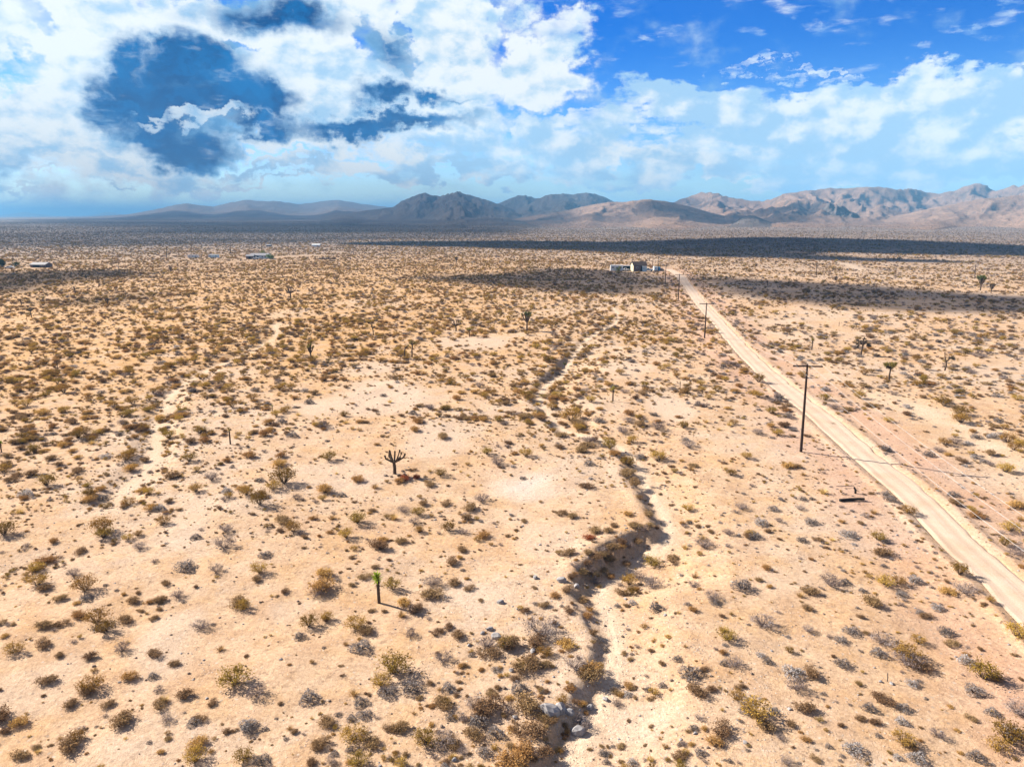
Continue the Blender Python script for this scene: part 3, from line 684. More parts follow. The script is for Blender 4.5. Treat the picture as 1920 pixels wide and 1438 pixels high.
# ------------------------------------------------------------------ clouds above and left of the view that shade the plain and the mountains
def cloud(poly, alt, thick, seed, wobble, opac=1.0):
    P = np.array(poly, float)
    sh = alt / tan(SUN_EL)
    P = P + SUN_TO[:2] * sh
    mn = P.min(0) - wobble * 2; mx = P.max(0) + wobble * 2
    nx = int(np.clip((mx[0] - mn[0]) / (wobble * .35), 40, 150)); ny = int(np.clip((mx[1] - mn[1]) / (wobble * .35), 40, 150))
    X, Y = np.meshgrid(np.linspace(mn[0], mx[0], nx), np.linspace(mn[1], mx[1], ny), indexing='ij')
    Xw = X + wobble * fbm(X / wobble / 2.2, Y / wobble / 2.2, 4, seed, .6) * 1.3; Yw = Y + wobble * fbm(X / wobble / 2.2 + 40, Y / wobble / 2.2, 4, seed + 5, .6) * .8
    inside = np.zeros(X.shape, bool); dist = np.full(X.shape, 1e9); k = len(P)
    for i in range(k):
        a, b = P[i], P[(i + 1) % k]
        cond = ((a[1] > Yw) != (b[1] > Yw)) & (Xw < (b[0] - a[0]) * (Yw - a[1]) / (b[1] - a[1] + 1e-9) + a[0])
        inside ^= cond
        d = b - a; tt = np.clip(((Xw - a[0]) * d[0] + (Yw - a[1]) * d[1]) / (d @ d + 1e-9), 0, 1)
        dist = np.minimum(dist, np.hypot(Xw - a[0] - tt * d[0], Yw - a[1] - tt * d[1]))
    hgt = np.sqrt(np.clip(dist / (thick * 1.5), 0, 1)) * thick * (0.6 + 0.7 * fbm(X / thick / 1.1, Y / thick / 1.1, 4, seed + 9))
    hgt = np.clip(hgt, 1.0, None)
    idx = grid_faces(nx, ny); ok = inside.ravel()[idx].all(1); idx = idx[ok]
    Vt = np.stack([X.ravel(), Y.ravel(), alt + hgt.ravel()], 1); Vb = np.stack([X.ravel(), Y.ravel(), alt - .12 * hgt.ravel()], 1)
    V = np.vstack([Vt, Vb]); Fq = np.vstack([idx, idx[:, ::-1] + nx * ny])
    ed = np.clip(dist / (wobble * .7), 0, 1) * (1 + .9 * fbm(X / wobble / 1.6, Y / wobble / 1.6, 4, seed + 31, .6) * (1.2 - opac)); op = np.clip(np.concatenate([ed.ravel(), ed.ravel()]) * opac, 0, 1)
    op = 1 - np.sqrt(1 - op * .999)      # the two skins together have the wanted opacity
    used = np.unique(Fq); re = np.full(len(V), -1); re[used] = np.arange(len(used))
    o = link(bpy.data.objects.new("cloud", big_mesh("cloud", V[used], re[Fq], M['cloud'], dict(thickness=op[used]))))
    return tag(o, kind='structure')
def shade_px(lst): return [onplane(*p) for p in lst]
cloud(shade_px([(620, 455), (800, 452), (1000, 451.5), (1130, 454), (1270, 449), (1380, 445), (1500, 445), (1640, 449), (1780, 454), (1920, 461), (2060, 466), (2060, 484), (1920, 481), (1800, 479), (1700, 477), (1500, 473), (1560, 480), (1680, 485), (1780, 490), (1740, 493), (1600, 490), (1480, 486), (1300, 483), (1150, 475), (1000, 469), (800, 463), (640, 460)]), 900, 70, 101, 14, 1.0)
cloud(shade_px([(740, 522), (850, 512), (940, 513), (985, 502), (1100, 502), (1200, 509), (1240, 516), (1262, 528), (1255, 540), (1150, 552), (1050, 550), (980, 542), (900, 535), (820, 529)]), 900, 35, 102, 7, .86)
cloud(shade_px([(1278, 510), (1340, 518), (1440, 524), (1560, 530), (1660, 536), (1760, 544), (1920, 554), (2050, 560), (2050, 592), (1920, 590), (1820, 590), (1700, 588), (1600, 582), (1500, 572), (1400, 563), (1330, 554), (1300, 540)]), 900, 35, 103, 7, .88)
cloud(shade_px([(-120, 512), (0, 510), (80, 506), (180, 505), (265, 506), (262, 515), (180, 522), (120, 530), (60, 540), (0, 545), (-120, 552)]), 900, 35, 104, 8, .85)
cloud(shade_px([(30, 572), (70, 560), (150, 556), (230, 545), (310, 545), (300, 558), (200, 570), (120, 576)]), 900, 16, 105, 7, .6)
cloud([(-3200, 4200), (-1700, 2500), (-950, 1500), (-550, 1200), (-250, 1250), (0, 1750), (350, 2500), (560, 3300), (1100, 3500), (1300, 4600), (1100, 5800), (0, 6400), (-1500, 6200), (-3500, 6800)], 3200, 320, 106, 260, .7)
cloud([(420, 2150), (760, 2050), (1050, 2350), (980, 2800), (700, 2950), (480, 2600)], 3000, 120, 107, 90, .85)
cloud([(950, 2750), (1250, 2650), (1450, 2900), (1250, 3150), (1000, 3050)], 3000, 100, 108, 80, .8)
cloud(shade_px([(-260, 462), (60, 464), (300, 460), (600, 453), (760, 449), (900, 444), (1000, 436), (1000, 428), (640, 420), (300, 416), (-260, 416)]), 1500, 90, 109, 40, .5)

# ------------------------------------------------------------------ Joshua trees
rng = np.random.default_rng(7)
def spikes(mb, c, d, n, ln, wd, spread, mi=0, squash=1.0):
    """a rosette of stiff tapering leaves about the direction d"""
    d = np.array(d, float); d /= np.linalg.norm(d)
    for _ in range(n):
        v = rng.normal(size=3); v /= np.linalg.norm(v)
        v = v * spread + d * (1 - spread * .55); v[2] *= squash; v /= np.linalg.norm(v) + 1e-9
        a = np.cross(v, rng.normal(size=3)); a /= np.linalg.norm(a) + 1e-9
        L = ln * rng.uniform(.7, 1.1); p = np.array(c) + d * rng.uniform(-.5, .35) * ln
        mb.add([p + a * wd, p - a * wd, p + v * L * .55 - a * wd * .8 + np.array([0, 0, .01]), p + v * L], [(0, 1, 2), (0, 2, 3)], mi)
def joshua(label, px, py, hpx, style, leaf='yucca', far=False, group=None):
    B = at(px, py)
    dep = B[1] * CP - (B[2] - CAMZ) * SP
    H = hpx / F * dep * 1.03
    t = thing('joshua_tree', label, 'joshua tree', B, rng.uniform(0, 6.28) if style not in ('candelabra', 'droop', 'lean', 'twostem', 'hook') else 0.0, group)
    tr = MB(); cr = MB(); sk = MB()
    n = 6 if far else 8
    r0 = H * .045 if style not in ('single', 'pole') else H * .05
    tips = []
    def limb(pts, ra, rb): tr.tube(pts, list(np.linspace(ra, rb, len(pts))), n)
    if style in ('single', 'pole'):
        e = rng.uniform(-.04, .04)
        limb([(0, 0, -.25), (e * H * .3, 0, H * .3), (e * H * .6, e * H * .3, H * .6), (e * H, e * H * .5, H * .86)], r0 * 1.05, r0 * .8)
        if style == 'single': tips.append(((e * H, e * H * .5, H * .86), (e, 0, 1), 1.0))
        else: tips.append(((e * H, e * H * .5, H * .9), (e, 0, 1), .62))
    elif style == 'candelabra':
        limb([(0, 0, -.25), (.01 * H, 0, .22 * H), (-.01 * H, 0, .46 * H)], r0 * 1.5, r0 * 1.25)
        for (dx, dy, h1, x2) in [(-.30, -.05, .72, -.33), (-.13, .12, .86, -.17), (.04, -.10, .90, .06), (.22, .06, .80, .27), (.16, -.16, .97, .25), (-.22, .18, .80, -.2), (.34, .1, .74, .40)]:
            limb([(-.01 * H, 0, .44 * H), (dx * H * .55, dy * H * .5, .53 * H), (dx * H, dy * H, (.58 + .25 * (h1 - .58)) * H), (x2 * H, dy * H, h1 * H)], r0 * .9, r0 * .7)
            tips.append(((x2 * H, dy * H, h1 * H), (0, 0, 1), .34))
    elif style == 'twostem':
        for (sx, hh) in ((-.33, .78), (.12, 1.0)):
            limb([(sx * H, 0, -.25), (sx * H, 0, hh * H * .4), ((sx + .06) * H, 0, hh * H * .8)], r0, r0 * .8)
            for k in range(1 if sx < 0 else 4):
                a = k * 1.7 + .4; q_ = ((sx + .06 + .17 * cos(a) * (k > -1)) * H, .17 * sin(a) * H, hh * H * (.88 + .05 * (k % 2)))
                limb([((sx + .06) * H, 0, hh * H * .78), q_], r0 * .7, r0 * .6); tips.append((q_, (cos(a), sin(a), .9), .8))
    elif style == 'hook':
        limb([(0, 0, -.25), (0, 0, .35 * H), (-.04 * H, 0, .66 * H)], r0 * 1.1, r0)
        for q_ in ((-.12 * H, 0, .93 * H), (.16 * H, 0, .80 * H)):
            limb([(-.03 * H, 0, .62 * H), ((q_[0] - .03 * H) / 2 * 1.2, 0, .74 * H), q_], r0 * .9, r0 * .8); tips.append((q_, (q_[0], 0, H * .3), .6))
    elif style == 'lean':
        limb([(0, 0, -.25), (.05 * H, 0, .3 * H), (.02 * H, 0, .52 * H)], r0, r0 * .8)
        limb([(.02 * H, 0, .5 * H), (-.08 * H, 0, .75 * H), (-.12 * H, 0, 1.0 * H)], r0 * .7, r0 * .45)
        limb([(.02 * H, 0, .5 * H), (.2 * H, 0, .68 * H), (.36 * H, .05 * H, .74 * H)], r0 * .8, r0 * .6)
        tips += [((.36 * H, .05 * H, .74 * H), (1, 0, .1), 1.15), ((.30 * H, -.1 * H, .70 * H), (.6, -.6, -.2), .9), ((-.12 * H, 0, 1.0 * H), (0, 0, 1), .3)]
    elif style == 'droop':
        limb([(0, 0, -.25), (.02 * H, 0, .35 * H), (.05 * H, 0, .68 * H)], r0 * 1.1, r0 * .9)
        for (dx, dy, hz) in [(-.27, 0, .70), (-.18, .2, .86), (.04, -.1, 1.0), (.26, .1, .84), (.40, 0, .58), (.36, -.2, .66), (-.30, -.12, .56), (.1, .3, .8)]:
            mx_ = (dx * .55 * H, dy * .55 * H, max(hz, .78) * H)
            limb([(.05 * H, 0, .64 * H), mx_, (dx * H, dy * H, hz * H)], r0 * .8, r0 * .6); tips.append(((dx * H, dy * H, hz * H), (dx, dy, hz - .75), .85))
    else:
        nb, w_, h0 = {'crown': (9, .30, .46), 'umbrella': (8, .30, .70), 'fork': (3, .2, .5), 'dense': (12, .30, .40)}[style]
        limb([(0, 0, -.25), (.015 * H, .01 * H, h0 * .5 * H), (-.01 * H, 0, h0 * H)], r0 * 1.1, r0 * .9)
        for k in range(nb):
            a = 2 * pi * k / nb + rng.uniform(-.3, .3); w2 = w_ * rng.uniform(.55, 1.05) * (0.35 if k % 4 == 3 else 1)
            hz = (rng.uniform(.80, .98) if k % 4 != 3 else .98) if style != 'umbrella' else rng.uniform(.84, .95)
            q_ = (cos(a) * w2 * H, sin(a) * w2 * H, hz * H)
            limb([(-.01 * H, 0, h0 * .95 * H), (cos(a) * w2 * H * .6, sin(a) * w2 * H * .6, (h0 + (hz - h0) * .42) * H), q_], r0 * .75, r0 * .55)
            tips.append((q_, (cos(a) * .6, sin(a) * .6, .8), .9))
    L = H * (.19 if style == 'single' else .13) if not style == 'umbrella' else H * .17
    L = max(L * (1.15 if style != 'crown' else .9), .25)
    for (p, d, k) in tips:
        ln = L * k
        spikes(cr, p, d, 26 if far else 90, ln, max(.02, ln * (.09 if style in ('single', 'umbrella') else .06)), .85)
        dn = -np.array(d, float)
        spikes(sk, np.array(p) + dn / np.linalg.norm(dn) * ln * .8, dn, 14 if far else 40, ln * .8, max(.018, ln * .05), .75)
    if style == 'single' or style == 'pole':
        for z in np.linspace(.30, .84, 9): spikes(sk, (0, 0, z * H), (0, 0, -1), 10, H * .085, .02, .9)
    tr.build('trunk', M['trunk'], t); cr.build('leaf_crown', FM[leaf], t)
    if sk.v: sk.build('dead_leaves', FM['yuccad'], t)
    return t
LAND = []          # places that other labels may refer to: (phrase, x, y)
JG = 'joshua trees scattered over the desert plain'
JT = [
    (711, 1130, 60, 'single', 'yuccab', 'short single trunk yucca with a bright lime green top, nearest to the viewer', 'the lime topped yucca'),
    (740, 888, 48, 'candelabra', 'yuccad', 'dark candelabra joshua tree with bare upturned stubby arms beside small rust red shrubs', 'the dark candelabra joshua tree'),
    (432, 833, 29, 'pole', 'yuccay', 'straight branchless dark post-like yucca on a pale flat left of the candelabra joshua tree', 'the post-like yucca'),
    (583, 676, 30, 'crown', 'yuccay', 'small round headed joshua tree with yellowish crown at the edge of a bare flat', 'the round headed joshua tree'),
    (988, 620, 33, 'crown', 'yucca', 'tall joshua tree with dense fan of dark upright branches standing alone in mid plain', 'the fan crowned joshua tree'),
    (855, 621, 21, 'candelabra', 'yuccad', 'clustered many stemmed dark joshua tree left of the fan crowned one', 'the many stemmed joshua tree'),
    (769, 670, 30, 'twostem', 'yuccay', 'two stemmed joshua tree with drooping yellow green heads leaning together', 'the two stemmed joshua tree'),
    (700, 629, 20, 'hook', 'yuccad', 'thin joshua tree with a crooked forked top at left of the two stemmed one', 'the crooked forked joshua tree'),
    (880, 632, 17, 'umbrella', 'yuccay', 'little joshua tree with flat yellowish head just below the many stemmed one', 'the flat headed little joshua tree'),
    (1149, 752, 27, 'single', 'yuccay', 'short dark yucca with pale yellow tip on the bank right of the sandy gully', 'the pale tipped yucca by the gully'),
    (1614, 667, 31, 'droop', 'yuccad', 'dark joshua tree with drooping branch ends right of the dirt road', 'the drooping joshua tree'),
    (1667, 714, 33, 'umbrella', 'yuccay', 'slender joshua tree with a bright yellow umbrella-like head right of the road', 'the yellow headed joshua tree'),
    (1771, 695, 33, 'lean', 'yuccad', 'lopsided joshua tree with bare spike and one dark clump leaning right', 'the lopsided joshua tree'),
    (1522, 656, 22, 'single', 'yuccay', 'thin pole-like yucca with a pale tip close to the right side of the road', 'the thin pale tipped yucca by the road'),
    (545, 560, 22, 'candelabra', 'yuccad', 'spreading dark joshua tree alone among ochre scrub on the left plain', 'the spreading dark joshua tree'),
    (856, 494, 11, 'dense', 'yuccad', 'compact dark joshua tree far out near the cloud shaded ground left of the house', 'the compact far joshua tree'),
    (1838, 545, 26, 'dense', 'yucca', 'large many branched joshua tree at right edge of the shaded patch, with bushy crown', 'the large bushy joshua tree'),
    (1858, 550, 17, 'dense', 'yuccad', 'small dark round joshua tree immediately right of the large bushy one', 'the dark round joshua tree'),
    (1567, 531, 12, 'dense', 'yuccad', 'short dense dark joshua tree on the far edge of the right cloud shadow', 'the short dense joshua tree'),
    (108, 692, 15, 'pole', 'yuccad', 'stubby dark yucca post among brown scrub on the left plain', 'the stubby yucca post'),
    (59, 596, 17, 'umbrella', 'yuccad', 'flat topped dark joshua tree near the left edge beyond the brown scrub', 'the flat topped dark joshua tree'),
    (51, 603, 9, 'pole', 'yuccad', 'tiny yucca stump just left of the flat topped dark joshua tree', 'the tiny yucca stump'),
    (202, 574, 13, 'dense', 'yuccad', 'low dense joshua tree with dark clumped head on the edge of left shade', 'the low dense joshua tree'),
    (141, 550, 14, 'candelabra', 'yuccad', 'open branched joshua tree standing in grey shade on the left plain', 'the open branched joshua tree'),
    (40, 572, 12, 'candelabra', 'yuccad', 'sparse joshua tree with few branches close to the left edge of the view', 'the sparse joshua tree'),
    (236, 556, 10, 'fork', 'yuccad', 'forked joshua tree right of the open branched one in left shade', 'the forked joshua tree in the shade'),
    (320, 512, 11, 'dense', 'yuccad', 'dark round headed joshua tree far left beyond the shaded strip', 'the far dark round headed joshua tree'),
    (334, 504, 10, 'fork', 'yuccad', 'small far joshua tree behind and right of the far dark round headed one', 'the small far forked joshua tree'),
    (162, 526, 9, 'dense', 'yuccad', 'little dark joshua tree just below the long strip of shade at left', 'the little dark joshua tree'),
    (390, 575, 8, 'fork', 'yuccad', 'tiny forked joshua tree in ochre scrub between the spreading and low dense ones', 'the tiny forked joshua tree'),
    (1275, 728, 13, 'single', 'yuccay', 'thin pale yucca stalk left of the roadside creosotes and right of the gully', 'the thin pale yucca stalk'),
    (1059, 692, 11, 'umbrella', 'yucca', 'little green headed joshua tree beside the upper gully bend', 'the little green headed joshua tree'),
    (511, 771, 11, 'single', 'yuccab', 'tiny bright green yucca on the edge of a bare flat left of centre', 'the tiny bright green yucca'),
    (3, 848, 22, 'single', 'yuccab', 'bright green yucca cut by the left edge above dark shrubs', 'the bright green yucca at the left edge'),
    (1605, 616, 12, 'hook', 'yuccay', 'small hooked yucca behind the drooping joshua tree', 'the small hooked yucca'),
    (1573, 612, 9, 'pole', 'yuccay', 'faint short yucca stalk left of the small hooked yucca', 'the faint short yucca stalk'),
    (1439, 536, 11, 'pole', 'yuccad', 'dark yucca post inside the right cloud shadow near the road', 'the yucca post in the right shade'),
    (1340, 513, 7, 'dense', 'yuccad', 'small dark joshua tree on the crest just right of the road end', 'the joshua tree by the road end'),
    (1844, 583, 12, 'pole', 'yuccad', 'thin bare yucca stalk in shade below the large bushy joshua tree', 'the bare yucca stalk in shade'),
    (1785, 566, 9, 'fork', 'yuccad', 'forked yucca in right shade left of the thin bare stalk', 'the forked yucca in right shade'),
    (1034, 564, 11, 'droop', 'yuccad', 'low crooked dark joshua tree below the central cloud shadow', 'the low crooked joshua tree'),
    (977, 570, 11, 'pole', 'yuccad', 'thin yucca stick left of the low crooked joshua tree', 'the thin yucca stick'),
    (973, 546, 10, 'pole', 'yuccad', 'short yucca stick at the lower edge of the central cloud shadow', 'the yucca stick in the central shade'),
    (1417, 503, 6, 'dense', 'yuccad', 'tiny dark joshua tree far beyond the right cloud shadow', 'the tiny dark far joshua tree'),
    (1545, 520, 7, 'fork', 'yuccad', 'small joshua tree below the far right pole beyond the shade', 'the small joshua tree below the far pole'),
    (1806, 538, 10, 'droop', 'yucca', 'pale green sprawling joshua tree left of the large bushy one', 'the pale sprawling joshua tree'),
]
for (px, py, hp, stl, leaf, lab, land) in JT:
    o = joshua(lab, px, py, hp, stl, leaf, far=hp < 18, group=JG)
    LAND.append((land, o.location.x, o.location.y))

# ------------------------------------------------------------------ utility poles and wires
POLES = []
def pole(label, bx, by, tx, ty, arm=3.6, group='wooden poles along the dirt road', land=None, detail=True):
    B = at(bx, by) if by is not None else np.array([bx, tx, 0.0])
    if by is None: H = ty; lean = (0, 0)
    else:
        dep = B[1] * CP - (B[2] - CAMZ) * SP
        # height at which the top reaches its place in the view
        H = 1.0
        for _ in range(30):
            _, yy = project(B[0], B[1], B[2] + H); H += (yy - ty) * dep / F * .8
        xx, _ = project(B[0], B[1], B[2] + H); lean = ((tx - xx) * dep / F, 0)
    t = thing('utility_pole', label, 'utility pole', B, 0, group)
    n = 10 if detail else 6
    tp = (lean[0], lean[1], H)
    MB().tube([(0, 0, -1), (lean[0] * .5, 0, H * .5), tp], [.185, .15, .115], n).build('pole', M['pole'], t, smooth=False)
    if arm:
        az_ = -0.10
        za = H - .22
        mb = MB(); mb.box((lean[0], -.19, za), (arm, .15, .17), az_); mb.build('crossarm', M['pole'], t)
        if detail:
            for sgn in (-1, 1):
                b = MB(); b.tube([(lean[0] * .93, -.2, za - .75), (lean[0] + sgn * .62, -.2 + sgn * .62 * math.tan(az_), za - .05)], .022, 5); b.build('brace', M['metal'], t)
            for u_ in (-.46, .0, .46):
                q_ = (lean[0] + u_ * arm * cos(az_), -.17 + u_ * arm * sin(az_), za + .07)
                if abs(u_) < .1: q_ = (lean[0], -.0, H - .02)
                b = MB(); b.tube([q_, (q_[0], q_[1], q_[2] + .10), (q_[0], q_[1], q_[2] + .13), (q_[0], q_[1], q_[2] + .2)], [.018, .018, .055, .03], 8); b.build('insulator', M['porcelain'], t)
    att = [np.array(B) + np.array([lean[0] + u_ * arm * cos(-.1), -.17 + u_ * arm * sin(-.1), H + .05]) if u_ else np.array(B) + np.array([lean[0], 0, H + .18]) for u_ in (-.46, 0, .46)]
    POLES.append(att)
    if land: LAND.append((land, B[0], B[1]))
    return t
pole('tallest dark wooden utility pole with wide crossarm, standing left of the dirt road, nearest', 1502, 847, 1514, 683, land='the nearest utility pole')
pole('second utility pole from the viewer, T-shaped, left of the road in mid plain', 1321, 634, 1325, 568, land='the second utility pole')
pole('third utility pole from the viewer, below the central cloud shadow by the road', 1272, 562, 1274, 514, land='the third utility pole', arm=3.2)
pole('fourth utility pole from the viewer, standing in the cloud shadow left of the road bend', 1247, 534, 1249, 497, land='the fourth utility pole', arm=3.0)
pole('thin pole rising in front of the blue tank by the house', 1234, 510, 1234.5, 481, arm=1.6, detail=False, group='far poles around the house')
pole('thin far pole between the orange bush and the blue tank', 1224, 501, 1224.3, 480, arm=1.4, detail=False, group='far poles around the house')
pole('short far pole standing above the orange bush behind the barn', 1217.5, 490, 1217.6, 481, arm=0, detail=False, group='far poles around the house')
pole('lone thin pole on the sunlit plain beyond the right cloud shadow', 1531, 517, 1531.5, 493, arm=1.2, detail=False, group='far poles on the plain', land='the lone far pole')
pole('thin far pole behind the large bushy joshua tree at right', 1828, 523, 1829, 497, arm=1.2, detail=False, group='far poles on the plain')
for (bx, by, ty, lab) in [(358, 482, 458, 'thin far pole left of the white trailers on the left plain'), (312, 487, 463, 'thin far pole at left, well clear of the white trailers'), (432, 476, 457, 'thin far pole between the white trailer and the far house'),
                          (490, 473, 456, 'thin far pole rising behind the far house with green trees'), (24, 490, 480, 'thin far pole between the two dark trees at the left edge'), (112, 482, 470, 'thin far pole behind the small far gabled house')]:
    pole(lab, bx, by, bx + .4, ty, arm=1.2, detail=False, group='far poles on the plain')
# the next pole of the line stands out of view on the right, beside the viewer
P0 = np.array([30.5, -4.0])
road_poles = POLES[:4]
near = [np.array([P0[0] + u_ * 3.4, P0[1], 10.8 + (.12 if u_ == 0 else 0)]) for u_ in (-.46, 0, .46)]
_n = len(POLES); pole('wooden utility pole beside the road next to the viewer', P0[0], None, P0[1], 10.7)
for k, nm in enumerate(('left', 'top', 'right')):
    mb = MB(); chain = [near[k]] + [p[k] for p in road_poles]
    for i in range(len(chain) - 1):
        a, b = chain[i], chain[i + 1]; L = np.linalg.norm(b - a); sag = L * .020
        pts = [a + (b - a) * u_ - np.array([0, 0, sag * 4 * u_ * (1 - u_)]) for u_ in np.linspace(0, 1, 15)]
        mb.tube(pts, .010, 4)
    o = mb.build('overhead_wire', M['wire'])
    tag(o, {'left': 'pale overhead wire carried on the road side left end of the crossarms', 'top': 'pale overhead wire running over the tops of the utility poles', 'right': 'pale overhead wire carried on the right end of the crossarms'}[nm], 'wire', 'wires between the utility poles')

# fallen timber near the road
A = at(1574, 940); B = at(1620, 939)
lg = MB(); lg.tube([(0, 0, .15), ((B - A)[0] * .5, (B - A)[1] * .5 + .05, .17), ((B - A)[0], (B - A)[1], .19)], [.15, .16, .12], 9)
o = lg.build('fallen_log', M['log'], loc=A); tag(o, 'charred black log lying flat on bare ground left of the road', 'log'); LAND.append(('the charred log', A[0] + 1, A[1]))
A = at(1604, 925); pt = MB(); pt.tube([(0, 0, -.1), (-.03, 0, .35), (-.2, .05, .72)], [.12, .12, .10], 7)
o = pt.build('broken_post', M['log'], loc=A); tag(o, 'short broken black post leaning behind the charred log', 'post')
A = at(1568, 913); B = at(1601, 915); pt = MB(); pt.tube([(0, 0, .12), ((B - A)[0] * .5, (B - A)[1] * .5, .2), ((B - A)[0], (B - A)[1], .3)], [.035, .045, .04], 6)
o = pt.build('fallen_branch', M['stick'], loc=A); tag(o, 'thin grey branch lying against the broken black post', 'branch')
A = at(1664, 1277); pt = MB(); pt.tube([(0, 0, -.1), (-.02, 0, .3), (-.06, 0, .62)], [.035, .03, .03], 6)
o = pt.build('survey_stake', M['stick'], loc=A); tag(o, 'small grey wooden stake stuck upright in the sand beside a few stones', 'stake'); LAND.append(('the small wooden stake', A[0], A[1]))

# ------------------------------------------------------------------ rocks
def rock_mesh(name, mat, seed, flat=.7):
    r = np.random.default_rng(seed)
    import bmesh
    bm = bmesh.new(); bmesh.ops.create_icosphere(bm, subdivisions=2, radius=.5)
    pl_ = [(r.normal(size=3), r.uniform(.26, .42)) for _ in range(9)]
    for v in bm.verts:
        p = np.array(v.co)
        for (nn, dd) in pl_:
            nn = nn / np.linalg.norm(nn); e = p @ nn - dd
            if e > 0: p = p - nn * e
        p += r.normal(size=3) * .012
        v.co = (p[0], p[1] * .85, p[2] * flat)
    me = bpy.data.meshes.new(name); bm.to_mesh(me); bm.free(); me.materials.append(mat); return me
ROCKS = [rock_mesh('rock', M['rock'], s) for s in (1, 2, 3)]; ROCKD = [rock_mesh('rock', M['rockd'], s) for s in (4, 5)]
RK = [(1030, 1335, 46, 0, 'large pale grey boulder with a dark end in the wash at bottom centre', 'the large pale boulder'), (1052, 1330, 34, 1, 'pale boulder touching the right side of the large pale boulder', None), (1066, 1336, 24, 2, 'blue grey boulder at the right end of the row in the wash', None),
      (1107, 1328, 18, 0, 'white rounded rock on the sandy lip right of the boulder row', None), (1135, 1312, 16, 1, 'white rock on the sand uphill from the white rounded rock', None), (1085, 1372, 34, 2, 'grey slab in the wash below the boulder row', None), (1092, 1355, 22, 0, 'small grey rock behind the grey slab', None),
      (965, 1345, 14, 1, 'small white rock under the dark brush left of the boulder row', None), (887, 1350, 12, 2, 'little white stone at the foot of dark brush left of the gully mouth', None), (952, 1432, 20, 0, 'pale stone at the bottom edge of the view', None),
      (853, 1425, 14, 1, 'flat pale stone near the bottom edge right of grey brown brush', None), (1003, 1083, 14, 2, 'pale rock on the slope above the shaded gully bank', None), (1053, 1090, 22, 0, 'grey white rock at the lower end of the shaded gully bank', 'the grey white rock by the shaded bank'), (1080, 1100, 16, 1, 'blue grey rock just right of the grey white rock by the bank', None),
      (932, 1195, 26, 2, 'large grey rock in the stony outcrop left of the big dark brush', 'the stony outcrop'), (918, 1180, 16, 0, 'grey rock at the top of the stony outcrop', None), (950, 1205, 18, 1, 'grey rock at the lower right of the stony outcrop', None), (938, 1130, 16, 2, 'pale stone beside an olive tuft above the stony outcrop', None),
      (1000, 1222, 16, 0, 'grey rock at the foot of the big dark brush', None), (960, 1258, 14, 1, 'dark grey stone on the slope below the stony outcrop', None), (905, 1187, 12, 2, 'small grey stone at the left of the stony outcrop', None), (1397, 1393, 12, 0, 'pale stone between brown shrubs right of the gully mouth', None),
      (1650, 1278, 9, 1, 'small flat stone left of the wooden stake', None), (1672, 1282, 10, 2, 'small dark stone right of the wooden stake', None), (1444, 1168, 9, 0, 'small pale stone in the sand below the yellow shrub right of the gully', None), (880, 1210, 10, 1, 'small stone on the sand left of the outcrop', None), (1128, 1200, 12, 1, 'stone at the edge of the sandy wash floor', None)]
for i, (px, py, wp, k, lab, land) in enumerate(RK):
    P = at(px, py); dep = P[1] * CP - (P[2] - CAMZ) * SP; s_ = wp / F * dep
    o = link(bpy.data.objects.new('rock', ROCKS[k])); o.scale = (s_ * 1.0, s_ * .9, s_ * 1.0); o.rotation_euler = (.2 * sin(i), .2 * cos(i * 2), i * 1.3); o.location = (P[0], P[1], P[2] + .10 * s_)
    tag(o, lab, 'rock', 'pale rocks along the gully')
    if land: LAND.append((land, P[0], P[1]))
AROUND = at(740, 889)
for k, (dx, dy, sz) in enumerate([(-18, 3, 10), (7, 3, 12), (-6, 5, 8), (15, -5, 9), (22, -8, 8), (18, 0, 9)]):
    P = at(740 + dx, 889 + dy); s_ = sz / F * P[1]
    o = link(bpy.data.objects.new('dead_leaf_clump', ROCKD[k % 2])); o.scale = (s_, s_, s_ * .7); o.location = (P[0], P[1], P[2] + .1 * s_); o.rotation_euler = (0, 0, k)
    tag(o, 'dark fallen clump on the ground, ' + ('leftmost at the foot of the candelabra joshua tree', 'just right of the candelabra joshua trunk, closest to it', 'just left of the candelabra joshua trunk, in front', 'behind and right of the candelabra joshua trunk, nearer one', 'behind and right of the candelabra joshua tree, farthest', 'rightmost beside the candelabra joshua tree, level with its foot')[k], 'dead clump', 'fallen clumps under the candelabra joshua tree')

